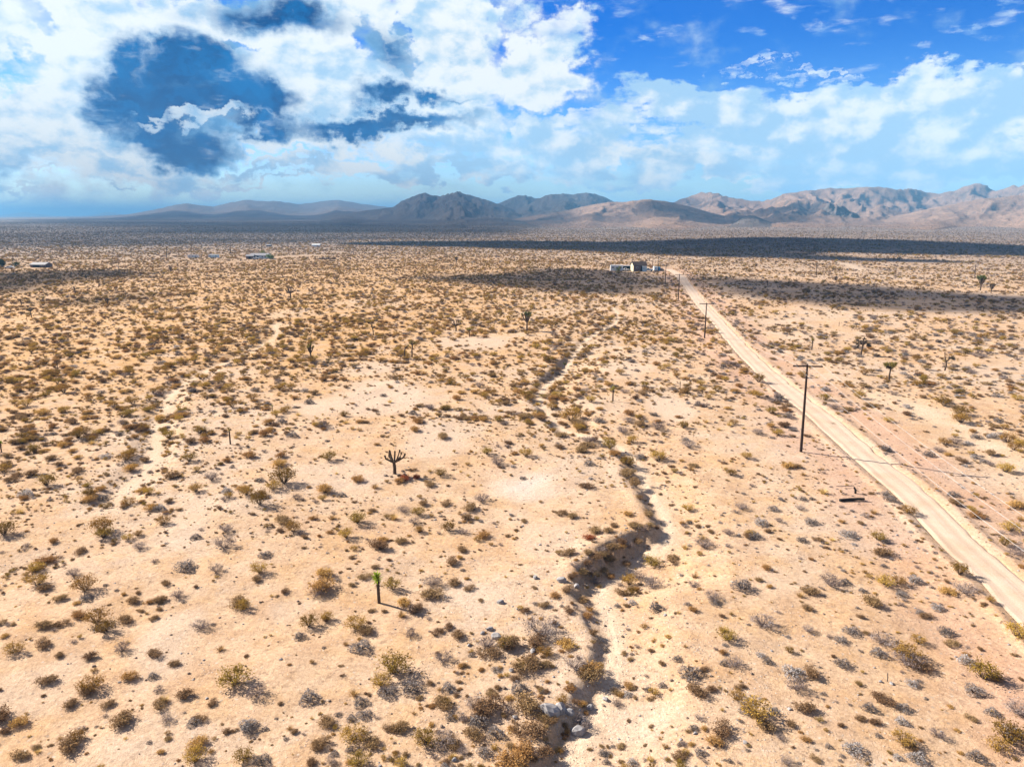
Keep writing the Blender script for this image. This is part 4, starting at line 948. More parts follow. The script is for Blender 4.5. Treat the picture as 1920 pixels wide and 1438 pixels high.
# ------------------------------------------------------------------ shrubs
def leaves(mb, P, size, up=0.0, mi=0, ratio=2.2):
    """small pointed leaf faces at the points P"""
    for p in P:
        v = rng.normal(size=3); v[2] = v[2] * .8 + up; v /= np.linalg.norm(v); a = np.cross(v, rng.normal(size=3)); a /= np.linalg.norm(a) + 1e-9
        s_ = size * rng.uniform(.6, 1.3)
        mb.add([p - a * s_ * .5, p + a * s_ * .5, p + v * s_ * ratio], [(0, 1, 2)], mi)
def stems(mb, n, R, H, th, spread, mi=0, tipl=None):
    tips = []
    for _ in range(n):
        a = rng.uniform(0, 2 * pi); k = rng.uniform(.15, 1) ** .7 * spread
        e = np.array([cos(a) * R * k, sin(a) * R * k, H * rng.uniform(.65, 1.0) * (1 - .35 * k * k)])
        m_ = e * .5 + np.array([cos(a), sin(a), .6]) * .08 * R + rng.normal(size=3) * .05 * R
        b = np.array([cos(a), sin(a), 0]) * .08 * R
        s_ = np.cross(e, rng.normal(size=3)); s_ /= np.linalg.norm(s_) + 1e-9
        mb.add([b - s_ * th, b + s_ * th, m_ + s_ * th * .7, m_ - s_ * th * .7, e], [(0, 1, 2, 3), (3, 2, 4)], mi)
        for _ in range(2):
            t_ = rng.uniform(.3, .9); q_ = m_ * (1 - t_) + e * t_; f_ = q_ + (rng.normal(size=3) * .16 * R + np.array([cos(a) * .1 * R, sin(a) * .1 * R, .12 * H])); f_[2] = max(f_[2], .02)
            mb.add([q_ - s_ * th * .5, q_ + s_ * th * .5, f_], [(0, 1, 2)], mi); tips.append(f_)
        tips += [e, m_ * .35 + e * .65, m_ * .6 + e * .4]
    return np.array(tips)
# each form is unit sized: about 1 m across
def form_creosote():
    st = MB(); tp = stems(st, 44, .50, .68, .010, 1.0); fo = MB()
    P = np.repeat(tp, 4, 0) + rng.normal(size=(len(tp) * 4, 3)) * .055; P[:, 2] = np.maximum(P[:, 2], .03)
    leaves(fo, P, .036, .4); return fo, st
def form_dome():
    st = MB(); tp = stems(st, 50, .48, .46, .008, 1.0); fo = MB()
    n_ = 620; v = rng.normal(size=(n_, 3)); v[:, 2] = np.abs(v[:, 2]); v /= np.linalg.norm(v, axis=1)[:, None]
    r = rng.uniform(.55, 1, n_) ** .5 * (.84 + .2 * np.sin(3 * np.arctan2(v[:, 1], v[:, 0]) + rng.uniform(0, 6)))
    P = v * r[:, None] * np.array([.5, .5, .44]); P[:, 2] += .02
    leaves(fo, P, .037, .3, ratio=2.0); return fo, st
def form_brush():
    st = MB(); fo = MB(); tp = []
    for k in range(3):
        o_ = rng.normal(size=3) * np.array([.14, .14, 0]); b = MB(); t_ = stems(b, 26, .36, .44, .009, 1.0)
        st.add(np.array(b.v) + o_, b.f); tp.append(t_ + o_)
    tp = np.vstack(tp); P = np.repeat(tp, 3, 0) + rng.normal(size=(len(tp) * 3, 3)) * .05; P[:, 2] = np.maximum(P[:, 2] * .9, .02)
    leaves(fo, P, .036, .2); return fo, st
def form_tuft():
    fo = MB(); st = MB()
    for k in range(150):
        a = rng.uniform(0, 2 * pi); k_ = rng.uniform(0, 1); b = np.array([cos(a), sin(a), 0]) * rng.uniform(0, .16)
        e = b + np.array([cos(a) * .38 * k_, sin(a) * .38 * k_, .50 * rng.uniform(.5, 1) * (1 - .45 * k_)]); s_ = np.array([-sin(a), cos(a), 0]) * .011
        fo.add([b - s_, b + s_, e], [(0, 1, 2)])
    st.tube([(0, 0, 0), (0, 0, .06)], [.12, .05], 6); return fo, st
def form_dead():
    st = MB(); tp = stems(st, 60, .52, .52, .008, 1.0); fo = MB()
    for p in tp:
        for _ in range(2):
            e = p + rng.normal(size=3) * .09; e[2] = max(e[2], .02); s_ = rng.normal(size=3) * .006; fo.add([p - s_, p + s_, e], [(0, 1, 2)])
    return fo, st
KINDS = {  # name, category, form, colours
    'olive': ('creosote_bush', 'creosote bush', form_creosote), 'ochre': ('creosote_bush', 'creosote bush', form_creosote),
    'grey': ('sage_bush', 'sage bush', form_dome), 'pale': ('sage_bush', 'sage bush', form_dome),
    'brown': ('dry_shrub', 'dry shrub', form_brush), 'orange': ('dry_shrub', 'dry shrub', form_brush), 'red': ('dry_shrub', 'dry shrub', form_brush),
    'straw': ('grass_tuft', 'grass tuft', form_tuft), 'dead': ('dead_bush', 'dead bush', form_dead)}
PROTO = {}
for key, (nm, cat, fn) in KINDS.items():
    PROTO[key] = []
    for v in range(4 if key in ('olive', 'ochre', 'grey', 'brown') else 3):
        fo, st = fn()
        fm_ = fo.mesh('foliage', FM[key]); sm = st.mesh('stems', FM['twig'] if key != 'dead' else FM['dead'])
        both = MB(); both.add(fo.v, fo.f, 0); both.add(st.v, st.f, 1)
        PROTO[key].append((fm_, sm, both.mesh(nm, [FM[key], FM['twig'] if key != 'dead' else FM['dead']])))
def depth(P): return P[1] * CP - (P[2] - CAMZ) * SP
ENTRIES = []       # dict(key, x, y, z, w, h, rot, lab)
BIG = {  # the most conspicuous shrubs get labels of their own
    (603, 1112): 'broad half dead bush with orange leaves and pale stems left of lime topped yucca', (440, 1290): 'big olive creosote bush with a dark heart low on the left slope', (580, 1318): 'rounded silver grey sage bush alone on bare sand right of the big olive creosote',
    (737, 1268): 'large yellow olive creosote at the back of a mixed clump below the lime topped yucca', (770, 1300): 'grey sage bush at the right front of the mixed clump', (727, 1308): 'grey sage bush at the left front of the mixed clump', (1010, 1195): 'big dark lilac leafless bush growing through the stony outcrop',
    (533, 912): 'rounded olive ochre creosote bush on a pale flat left of the candelabra joshua tree', (487, 950): 'dark bottomed olive creosote standing alone below the rounded olive ochre one', (533, 985): 'brown and ochre creosote with a dark centre between bare flats', (1420, 1352): 'grey and yellow creosote with dark underside in the lower right sand',
    (1703, 1240): 'sprawling shrub with pale bare branches and a yellow leafy heart', (1890, 1398): 'large grey olive bush near the lower right corner', (1910, 1345): 'large bare grey stemmed bush cut by the right edge', (1600, 1414): 'pale silver bush with feathery outline near the bottom right', (1907, 1200): 'yellow green creosote beside the road at the right edge',
    (760, 901): 'small rust red shrub right at the foot of the candelabra joshua tree', (783, 899): 'second small rust red shrub further right of the candelabra joshua tree', (1070, 795): 'spreading ochre bush right of the sandy gully floor', (1392, 1110): 'spiky grey tussock-like bush alone right of the gully', (1290, 960): 'bright yellow green bush between the gully and the charred log',
    (1107, 1275): 'tall brown grey brush overhanging the sandy wash floor', (990, 1338): 'big dark tangled brush just left of the pale boulder row', (913, 1340): 'big dark brush with white stone at its foot', (993, 1388): 'dark brush below the pale boulder row', (190, 1003): 'ochre creosote with black shaded base on the left mid slope', (87, 915): 'olive creosote with dark foot near the left edge in mid slope',
    (1843, 1278): 'dark centred olive bush above the lower right corner', (1800, 782): 'olive ochre creosote right of the road, above another', (1801, 797): 'olive ochre creosote right of the road, below another', (1894, 1000): 'yellow olive creosote under the wires at right edge', (347, 1072): 'wide grey olive bush on the left slope with dark right side'}
H_ = """
80 1060 45 orange|138 1082 30 dead|70 1102 45 ochre|80 1112 36 brown|160 1112 50 ochre|163 1128 32 grey|113 1128 28 brown|255 1132 35 brown|347 1072 50 grey|405 1075 32 dead|487 1077 40 ochre|477 1092 28 brown|313 1097 22 brown|333 1123 30 dead|447 1138 45 brown|456 1145 34 ochre
603 1112 58 orange|596 1120 44 dead|612 1085 40 orange|78 1184 42 brown|182 1172 50 ochre|198 1190 44 olive|237 1169 38 brown|377 1182 42 dead|580 1178 44 olive|613 1166 30 ochre|563 1199 32 grey|27 1227 42 ochre|77 1216 38 brown|112 1233 24 brown|230 1224 38 dead|170 1235 34 brown|293 1230 34 brown|327 1249 30 brown
413 1223 38 straw|440 1290 72 olive|483 1308 52 dead|580 1318 56 grey|287 1273 28 grey|248 1277 38 orange|170 1297 55 ochre|165 1303 42 brown|88 1284 40 brown|347 1307 42 brown|395 1323 24 brown|133 1327 36 brown|203 1327 30 brown|307 1320 44 straw|305 1326 38 brown|230 1362 60 brown|313 1354 32 dead|363 1360 38 grey|375 1350 30 brown|463 1366 44 pale|470 1374 48 grey|423 1374 22 brown|33 1362 40 orange|10 1375 26 brown|130 1407 60 brown|145 1392 34 ochre|363 1407 50 orange|367 1432 50 ochre|457 1428 46 olive|493 1432 40 grey|597 1402 40 brown|583 1435 30 brown|37 1424 40 brown|70 1402 22 brown
667 1183 46 ochre|687 1190 42 brown|677 1224 56 grey|648 1212 26 straw|737 1268 74 olive|715 1290 46 ochre|727 1308 50 grey|770 1300 54 grey|663 1307 40 straw|677 1324 40 grey|683 1347 40 grey|663 1392 58 ochre|690 1402 48 brown|750 1372 45 brown|730 1372 30 brown|833 1397 52 dead|845 1402 40 brown|593 1402 34 brown|770 1195 30 dead|830 1243 42 dead|823 1191 28 brown|860 1198 38 brown|842 1180 26 brown
913 1218 46 dead|917 1237 48 brown|1010 1195 78 dead|1005 1212 50 brown|1060 1214 46 orange|1077 1258 52 dead|1107 1275 62 brown|1100 1262 50 orange|840 1297 38 grey|825 1297 26 straw|807 1284 20 brown|913 1340 76 brown|890 1330 46 dead|973 1300 48 grey|990 1338 74 brown|890 1387 50 brown|927 1382 46 grey|993 1388 68 brown|1023 1417 42 brown|960 1407 30 brown|1090 1366 42 dead|737 1109 40 olive|810 1102 46 dead|810 1124 48 brown|847 1099 38 brown|877 1107 25 brown|757 1140 38 orange|782 1150 36 brown|753 1160 40 straw|683 1085 30 brown|660 1100 18 brown|697 1148 18 brown|720 1150 16 brown|613 1164 20 brown
1300 1103 30 dead|1303 1086 32 straw|1392 1110 52 grey|1335 1127 38 dead|1340 1135 30 grey|1437 1070 25 orange|1423 1090 22 brown|1557 1104 50 dead|1585 1097 30 grey|1662 1102 42 ochre|1685 1098 30 ochre|1690 1120 32 grey|1633 1139 48 brown|1500 1122 34 straw|1517 1145 30 brown|1430 1178 54 dead|1362 1203 44 olive|1355 1185 36 straw|1597 1191 42 grey|1577 1206 32 grey|1515 1187 28 dead|1657 1212 56 dead|1647 1232 44 grey|1703 1240 56 ochre|1700 1252 60 dead|1725 1258 46 brown|1377 1252 42 dead|1358 1248 26 grey|1487 1272 58 pale|1520 1270 40 brown|1493 1297 46 dead|1580 1252 42 grey|1757 1145 34 pale|1735 1160 30 brown|1725 1152 24 grey|1800 1082 42 olive|1773 1115 40 orange|1807 1117 54 dead|1773 1192 40 grey|1787 1214 32 brown|1907 1200 58 ochre|1810 1246 40 pale|1843 1278 62 olive|1827 1304 52 grey|1865 1278 34 brown|1307 1305 46 brown|1335 1300 30 brown|1380 1314 36 ochre|1420 1352 72 ochre|1402 1340 44 grey|1440 1368 48 brown|1347 1377 52 brown|1335 1395 40 orange|1313 1417 32 grey|1487 1364 26 brown|1657 1318 46 brown|1630 1334 38 grey|1693 1334 36 grey|1693 1397 48 ochre|1705 1408 36 brown|1600 1414 52 pale|1720 1430 48 pale|1683 1424 26 pale|1553 1402 20 grey|1758 1384 34 dead|1890 1398 72 olive|1870 1410 46 ochre|1900 1380 50 pale|1910 1345 64 dead|1830 1427 46 grey|1860 1342 36 grey|1710 1288 34 pale|1613 1352 28 brown|1640 1358 26 brown|1690 1358 34 pale|1820 1352 24 brown
1270 1240 26 grey|1320 1258 22 brown|1285 1215 20 straw|1310 1350 24 dead|1440 1245 26 grey|1425 1232 24 pale|1480 1225 22 olive|1500 1262 18 brown|1625 1190 18 brown
533 912 56 olive|513 921 36 ochre|487 950 44 olive|450 922 30 orange|533 985 46 brown|550 1000 36 ochre|87 915 42 olive|190 1003 50 ochre|195 1012 40 olive|420 1032 48 dead|367 1012 30 grey|617 867 34 olive|527 875 40 orange|608 927 42 orange|640 933 26 grey|357 834 32 brown|245 885 34 orange|80 782 38 orange|50 765 28 ochre|160 789 26 orange|250 762 32 ochre|497 1047 34 grey|7 1008 55 olive|240 859 28 ochre|397 904 35 dead|262 1032 32 dead|193 939 34 grey|270 925 28 orange|120 740 30 ochre|230 740 22 orange|205 758 20 orange|165 745 20 orange|355 868 34 olive|270 868 26 brown|150 888 30 brown|95 865 30 brown|20 905 26 brown|145 862 22 orange
670 907 34 orange|703 919 34 straw|760 901 27 red|783 899 22 red|803 914 28 brown|913 855 28 olive|933 875 34 dead|903 945 40 dead|840 999 34 olive|670 985 42 olive|650 1012 36 ochre|1070 795 50 ochre|1085 800 36 brown|1233 810 36 dead|1233 869 38 ochre|1167 814 30 dead|1130 840 24 grey|1002 703 17 ochre|757 963 32 dead|797 950 28 brown|1187 912 32 brown|1117 1003 36 brown|910 1009 34 orange|753 1019 34 brown|1180 890 26 brown|1190 990 26 brown|1215 970 30 brown|700 960 22 brown|980 900 18 grey|963 872 20 straw|1105 875 30 grey|1075 975 30 brown|1055 968 26 brown|1150 990 24 brown|1100 918 34 brown|870 1003 24 dead
1399 862 24 ochre|1506 894 26 straw|1290 960 28 ochre|1703 966 36 ochre|1669 942 32 grey|1792 950 32 brown|1826 973 36 orange|1894 1000 42 ochre|1882 1025 30 olive|1646 1016 36 olive|1654 1044 42 brown|1500 958 24 dead|1504 1018 26 grey|1427 987 36 pale|1390 958 32 dead|1450 960 28 grey|1290 842 36 dead|1300 878 26 brown|1520 985 34 grey|1590 1010 44 pale|1560 1016 26 straw|1440 1000 20 brown|1365 1005 28 dead|1318 1030 46 dead|1265 1055 34 brown|1660 1020 22 grey|1066 1044 34 brown|1078 1066 26 dead|1104 1014 30 red|1166 1046 24 orange|1122 1104 28 straw|1142 1002 30 brown|1190 1014 30 brown|1216 1012 26 brown|1180 970 24 orange|1205 1022 28 dead|1150 1052 26 brown|1176 1062 26 brown|1132 1076 28 brown|1098 1040 26 brown|1060 1110 26 brown|1040 1122 28 orange|1020 1140 26 brown|1090 1130 30 brown|1064 1150 24 brown|1100 1160 26 orange|985 1150 22 brown|1112 1190 28 brown|1196 1088 34 dead|1180 1100 36 ochre|1165 1118 30 brown|1100 1062 30 brown|1112 1050 34 brown|1126 1040 30 dead|1140 1056 34 brown|1090 1078 30 brown|1108 1088 34 brown|1128 1062 30 brown|1150 1036 30 brown|1162 1022 28 brown|1178 1036 26 dead|1196 1030 26 brown|1118 1098 28 dead|1146 1084 24 orange|1135 1048 36 brown|1105 1072 36 dead|1225 1105 44 dead|1215 1095 30 grey
1800 782 38 olive|1801 797 38 ochre|1770 765 34 olive|1912 840 28 ochre|1422 720 30 olive|1422 748 28 ochre|1564 770 30 dead|1547 754 30 olive|1675 743 24 dead|1820 800 20 pale|1790 835 30 dead|1845 870 26 grey|1760 850 26 dead|1315 725 22 ochre|1240 862 24 grey|1560 800 18 brown
""".replace('\n', '|')
for tok in H_.split('|'):
    tok = tok.split()
    if len(tok) != 4: continue
    px, py, wp = map(int, tok[:3]); key = tok[3]
    P = at(px, py - wp * .12); w_ = wp / F * depth(P) * .86
    ENTRIES.append(dict(key=key, x=P[0], y=P[1], z=P[2], w=w_, h=w_ * rng.uniform(.68, .95) * {'olive': 1.0, 'ochre': 1.0}.get(key, .95), rot=rng.uniform(0, 6.28), lab=BIG.get((px, py)), hand=True))
HX = np.array([[e['x'], e['y'], e['w']] for e in ENTRIES])

# the scatter of smaller and farther plants
def sample(r0, r1, dens, amax=radians(40.5)):
    n_ = int(amax * (r1 * r1 - r0 * r0) * dens)
    r = np.sqrt(rng.uniform(r0 * r0, r1 * r1, n_)); a = rng.uniform(-amax, amax, n_)
    return r * np.sin(a), r * np.cos(a)
XS, YS, WS = [], [], []
bands = [(27, 60, 2.1), (60, 100, 1.75), (100, 150, 1.25), (150, 220, .85), (220, 320, .60), (320, 480, .42), (480, 700, .25), (700, 1000, .16), (1000, 1500, .085), (1500, 2300, .034), (2300, 3600, .012), (3600, 5200, .004)]
for (r0, r1, de) in bands:
    x, y = sample(r0, r1, de); n_ = len(x)
    big_p = .02 if r0 < 90 else .12 if r0 < 150 else .24
    small = np.exp(rng.normal(math.log(.28 if r0 < 100 else .44), .5, n_)); large = rng.uniform(.9, 2.0, n_)
    wv = np.where(rng.uniform(size=n_) < big_p, large, small)
    if r0 >= 320: wv = wv * (1 + .55 * min(1.6, math.log(r0 / 320) ))
    if r0 >= 320: wv = np.maximum(wv, .7)
    XS.append(x); YS.append(y); WS.append(wv)
XS = np.concatenate(XS); YS = np.concatenate(YS); WS = np.concatenate(WS)
_, s_sand, s_bank, s_gd, s_rd = surf(XS, YS, True)
dS0 = np.hypot(XS, YS); clump = fbm(XS / 11.0, YS / 11.0, 3, 61)
tx, ty = onplane(985, 1310); thick_ = np.exp(-(((XS - tx) / 5.5) ** 2 + ((YS - ty) / 9.0) ** 2))
gedge = np.exp(-np.clip(s_gd - 1.5, 0, 99) / 3.5) * (dS0 < 170)
keep = lm_ = (1 - sst((XS / np.maximum(dS0, 1) + .02) / .45)) * sst((dS0 - 70) / 120)
keep = np.clip(.46 + .30 * lm_ + .9 * clump + .6 * thick_ + .45 * gedge, .12, 1.0) * (1 - .82 * pale_mask(XS, YS)) * (1 - np.clip(s_sand * 1.4, 0, 1)) * (s_rd > ROAD_HW + WS * .5 + .15) 
ok = rng.uniform(size=len(XS)) < keep
# keep clear of houses, yards and the plants placed already
for (hx, hy, hr) in [onplane(1195, 508) + (12.0,), onplane(1160, 507) + (8.0,), onplane(1228, 508) + (9.0,), onplane(490, 485) + (16.0,), onplane(540, 482) + (14.0,), onplane(580, 480) + (16.0,), onplane(72, 502) + (9.0,), onplane(1258, 502) + (7.0,), onplane(1249, 506) + (5.0,)]:
    ok &= np.hypot(XS - hx, YS - hy) > hr
near_ = np.hypot(XS, YS) < 200
idx = np.where(near_ & ok)[0]
for c0 in range(0, len(idx), 2000):
    ii = idx[c0:c0 + 2000]
    d = np.hypot(XS[ii][:, None] - HX[None, :, 0], YS[ii][:, None] - HX[None, :, 1]) - HX[None, :, 2] * .5
    ok[ii] &= d.min(1) > WS[ii] * .25
tp_ = np.array([(l[1], l[2]) for l in LAND])
for c0 in range(0, len(idx), 2000):
    ii = idx[c0:c0 + 2000]; ok[ii] &= np.hypot(XS[ii][:, None] - tp_[None, :, 0], YS[ii][:, None] - tp_[None, :, 1]).min(1) > .7
WS = np.minimum(WS * (1 + .6 * thick_ + .35 * gedge * (dS0 < 120)), 2.0)
XS, YS, WS = XS[ok], YS[ok], WS[ok]
nS = len(XS)
ZS = np.empty(nS)
for c0 in range(0, nS, 40000): ZS[c0:c0 + 40000] = top(XS[c0:c0 + 40000], YS[c0:c0 + 40000])
dS = np.hypot(XS, YS)
KEYS = ['olive', 'ochre', 'grey', 'pale', 'brown', 'orange', 'straw', 'dead']
right = sst((XS / np.maximum(dS, 1) + .02) / .45); reg = fbm(XS / 26.0, YS / 26.0, 2, 81)
leftmid = (1 - right) * sst((dS - 70) / 120)
pr = np.stack([.09 + .10 * sst((dS - 100) / 200) + 0 * XS, .10 + .34 * leftmid + .10 * np.clip(reg, 0, 1), .10 + .16 * right * (1 - .6 * sst((dS - 120) / 200)), .02 + .09 * right * (1 - sst((dS - 90) / 120)), .36 + 0 * XS, .12 + .34 * leftmid + .12 * np.clip(reg, 0, 1), .15 + .03 * right, .10 + .06 * right], 1)
fs_ = sst((dS - 480) / 450); pr[:, 2] += .45 * fs_; pr[:, 7] += .45 * fs_; pr[:, 1] *= 1 - .7 * fs_; pr[:, 5] *= 1 - .8 * fs_; pr[:, 4] *= 1 - .4 * fs_; pr[:, 6] *= 1 - .9 * fs_; pr[WS < .5, 0] *= .4; thk = np.exp(-(((XS - tx) / 5.5) ** 2 + ((YS - ty) / 9.0) ** 2)); pr[:, 5] += .5 * thk; pr[:, 4] += .3 * thk; pr /= pr.sum(1)[:, None]
cum = np.cumsum(pr, 1); KI = (rng.uniform(size=nS)[:, None] > cum).sum(1); KI = np.clip(KI, 0, 7)
ROT = rng.uniform(0, 2 * pi, nS); HS = WS * rng.uniform(.62, .98, nS)
ind = np.zeros(nS, bool)
ppx, ppy = project(XS, YS, ZS); ppw = WS * F / (YS * CP - (ZS - CAMZ) * SP)
inframe = (ppx > -10) & (ppx < 1930) & (ppy > 300) & (ppy < 1450)
catof = {}
for k, key in enumerate(KEYS): catof.setdefault(KINDS[key][0], []).append(k)
for nm, ks in catof.items():
    have = sum(1 for e in ENTRIES if KINDS[e['key']][0] == nm)
    cand = np.where(np.isin(KI, ks) & inframe)[0]
    cand = cand[np.argsort(-ppw[cand])][:max(0, 296 - have)]
    ind[cand] = True
for i in np.where(ind)[0]:
    ENTRIES.append(dict(key=KEYS[KI[i]], x=XS[i], y=YS[i], z=ZS[i], w=WS[i], h=HS[i], rot=ROT[i], lab=None, hand=False))

# labels that tell the plants apart: look, then place beside something one can find
for e in ENTRIES:
    if e['lab']:
        ww = e['lab'].split()
LOOK = {'olive': 'olive creosote', 'ochre': 'ochre creosote', 'grey': 'grey sage', 'pale': 'silvery sage', 'brown': 'brown shrub', 'orange': 'orange dry shrub', 'red': 'rust red shrub', 'straw': 'straw grass tuft', 'dead': 'bare twiggy bush'}
BIGLAND = {(580, 1318): 'the rounded silver grey sage', (440, 1290): 'the big olive creosote', (603, 1112): 'the half dead orange bush', (1010, 1195): 'the big lilac leafless bush', (1703, 1240): 'the yellow hearted sprawling shrub', (1890, 1398): 'the large corner bush', (1392, 1110): 'the spiky grey bush', (533, 912): 'the rounded olive ochre creosote',
           (1420, 1352): 'the grey and yellow creosote', (190, 1003): 'the black based ochre creosote', (87, 915): 'the dark footed olive creosote', (1070, 795): 'the spreading ochre gully bush', (1290, 960): 'the bright yellow green bush', (1600, 1414): 'the pale feathery bush', (1800, 782): 'the upper roadside creosote', (737, 1268): 'the mixed clump', (1107, 1275): 'the overhanging brush', (1894, 1000): 'the creosote under the wires'}
for (k, ph) in BIGLAND.items():
    P = at(k[0], k[1] - 5); LAND.append((ph, P[0], P[1]))
LXY = np.array([(l[1], l[2]) for l in LAND])
def size_word(w_): return 'tiny' if w_ < .5 else 'small' if w_ < .9 else 'mid-sized' if w_ < 1.5 else 'large'
def sector(dx, dy):
    a = atan2(dy, dx)
    k = int(round(a / (pi / 4))) % 8
    return ['right of', 'behind-right of', 'behind', 'behind-left of', 'left of', 'front-left of', 'in front of', 'front-right of'][k]
ORD = ['nearest', 'second nearest', 'third nearest', 'fourth nearest', 'fifth nearest', 'sixth nearest', 'seventh nearest', 'eighth nearest', 'ninth nearest', 'tenth nearest', 'eleventh nearest', 'twelfth nearest']
cls = [(LOOK[e['key']], size_word(e['w'])) for e in ENTRIES]
EX = np.array([(e['x'], e['y']) for e in ENTRIES])
clsid = {c: i for i, c in enumerate(sorted(set(cls)))}; CI = np.array([clsid[c] for c in cls])
for i, e in enumerate(ENTRIES):
    if e['lab']: continue
    d = np.hypot(LXY[:, 0] - e['x'], LXY[:, 1] - e['y']); d = np.where(d < .25, 1e9, d); best = None
    for li in np.argsort(d)[:4]:
        sec = sector(e['x'] - LXY[li, 0], e['y'] - LXY[li, 1])
        oth = np.where((CI == CI[i]))[0]; dd = np.hypot(EX[oth, 0] - LXY[li, 0], EX[oth, 1] - LXY[li, 1])
        rank = sum(1 for j, q_ in zip(oth, dd) if q_ < d[li] and j != i and sector(EX[j, 0] - LXY[li, 0], EX[j, 1] - LXY[li, 1]) == sec)
        if best is None or rank < best[0]: best = (rank, sec, LAND[li][0])
        if best[0] == 0: break
    rank, sec, ph = best
    e['lab'] = f"{cls[i][1]} {cls[i][0]}, {ORD[min(rank, 11)]} {sec} {ph}"
    if len(e['lab'].split()) > 16: e['lab'] = f"{cls[i][1]} {cls[i][0]}, {ORD[min(rank, 11)]} {sec} {ph[4:]}"
GROUPS = {'creosote_bush': 'creosote bushes scattered over the plain', 'sage_bush': 'grey sage bushes scattered over the plain', 'dry_shrub': 'dry brown shrubs scattered over the plain', 'grass_tuft': 'straw coloured grass tufts', 'dead_bush': 'leafless twiggy bushes'}
for i, e in enumerate(ENTRIES):
    nm, cat, _ = KINDS[e['key']]; pv = PROTO[e['key']]; fm_, sm, both = pv[i % len(pv)]
    if e['hand'] and e['key'] not in ('straw',):
        o = thing(nm, e['lab'], cat, (e['x'], e['y'], e['z'] - .02), e['rot'], GROUPS[nm]); o.scale = (e['w'], e['w'], e['h'])
        link(bpy.data.objects.new('foliage' if e['key'] != 'dead' else 'twigs', fm_), o); link(bpy.data.objects.new('stems', sm), o)
    else:
        o = link(bpy.data.objects.new(nm, both)); o.location = (e['x'], e['y'], e['z'] - .02); o.rotation_euler = (0, 0, e['rot']); o.scale = (e['w'], e['w'], e['h'])
        tag(o, e['lab'], cat, GROUPS[nm])

def scatter(name, label, cat, protos, X, Y, Z, W, Hh, R):
    """one object of many plants: points that carry instances of the given meshes"""
    pc = bpy.data.collections.new(name + "_shapes")
    for me in protos: pc.objects.link(bpy.data.objects.new(name + "_shape", me))
    me = bpy.data.meshes.new(name); n_ = len(X)
    me.vertices.add(n_); me.vertices.foreach_set("co", np.stack([X, Y, Z - .02], 1).astype(np.float32).ravel())
    a = me.attributes.new("turn", 'FLOAT_VECTOR', 'POINT'); a.data.foreach_set("vector", np.stack([0 * R, 0 * R, R], 1).astype(np.float32).ravel())
    a = me.attributes.new("size", 'FLOAT_VECTOR', 'POINT'); a.data.foreach_set("vector", np.stack([W, W, Hh], 1).astype(np.float32).ravel())
    o = link(bpy.data.objects.new(name, me)); tag(o, label, cat, None, 'stuff')
    for p in protos:
        for m_ in p.materials: 
            if m_.name not in me.materials: me.materials.append(m_)
    g = bpy.data.node_groups.new(name, 'GeometryNodeTree')
    g.interface.new_socket("Geometry", in_out='INPUT', socket_type='NodeSocketGeometry'); g.interface.new_socket("Geometry", in_out='OUTPUT', socket_type='NodeSocketGeometry')
    gi = g.nodes.new('NodeGroupInput'); go = g.nodes.new('NodeGroupOutput')
    ci = g.nodes.new('GeometryNodeCollectionInfo'); ci.inputs[0].default_value = pc; ci.inputs['Separate Children'].default_value = True; ci.inputs['Reset Children'].default_value = True
    ip = g.nodes.new('GeometryNodeInstanceOnPoints'); ip.inputs['Pick Instance'].default_value = True
    na1 = g.nodes.new('GeometryNodeInputNamedAttribute'); na1.data_type = 'FLOAT_VECTOR'; na1.inputs[0].default_value = "turn"
    na2 = g.nodes.new('GeometryNodeInputNamedAttribute'); na2.data_type = 'FLOAT_VECTOR'; na2.inputs[0].default_value = "size"
    rv = g.nodes.new('FunctionNodeRandomValue'); rv.data_type = 'INT'; rv.inputs[4].default_value = 0; rv.inputs[5].default_value = len(protos) - 1
    L = g.links
    L.new(gi.outputs[0], ip.inputs['Points']); L.new(ci.outputs[0], ip.inputs['Instance']); L.new(rv.outputs[2], ip.inputs['Instance Index'])
    L.new(na1.outputs[0], ip.inputs['Rotation']); L.new(na2.outputs[0], ip.inputs['Scale']); L.new(ip.outputs[0], go.inputs[0])
    md = o.modifiers.new('scatter', 'NODES'); md.node_group = g
    return o
SC = {'olive': ('creosote_scrub', 'olive creosote scrub dotted thickly over the farther plain'), 'ochre': ('ochre_scrub', 'ochre leaved scrub dotted over the farther plain'), 'grey': ('sage_scrub', 'small grey sage scattered over the desert ground'), 'pale': ('silver_sage_scrub', 'small silvery sage scattered near the road'),
      'brown': ('brown_scrub', 'low brown dry scrub scattered everywhere on the plain'), 'orange': ('orange_scrub', 'orange brown dry scrub scattered over the plain'), 'straw': ('dry_grass', 'straw coloured grass tufts between the shrubs'), 'dead': ('twiggy_scrub', 'leafless twiggy scrub scattered over the plain')}
for k, key in enumerate(KEYS):
    m = (KI == k) & ~ind
    scatter(SC[key][0], SC[key][1], 'scrub' if key != 'straw' else 'grass', [p[2] for p in PROTO[key]], XS[m], YS[m], ZS[m], WS[m], HS[m], ROT[m])
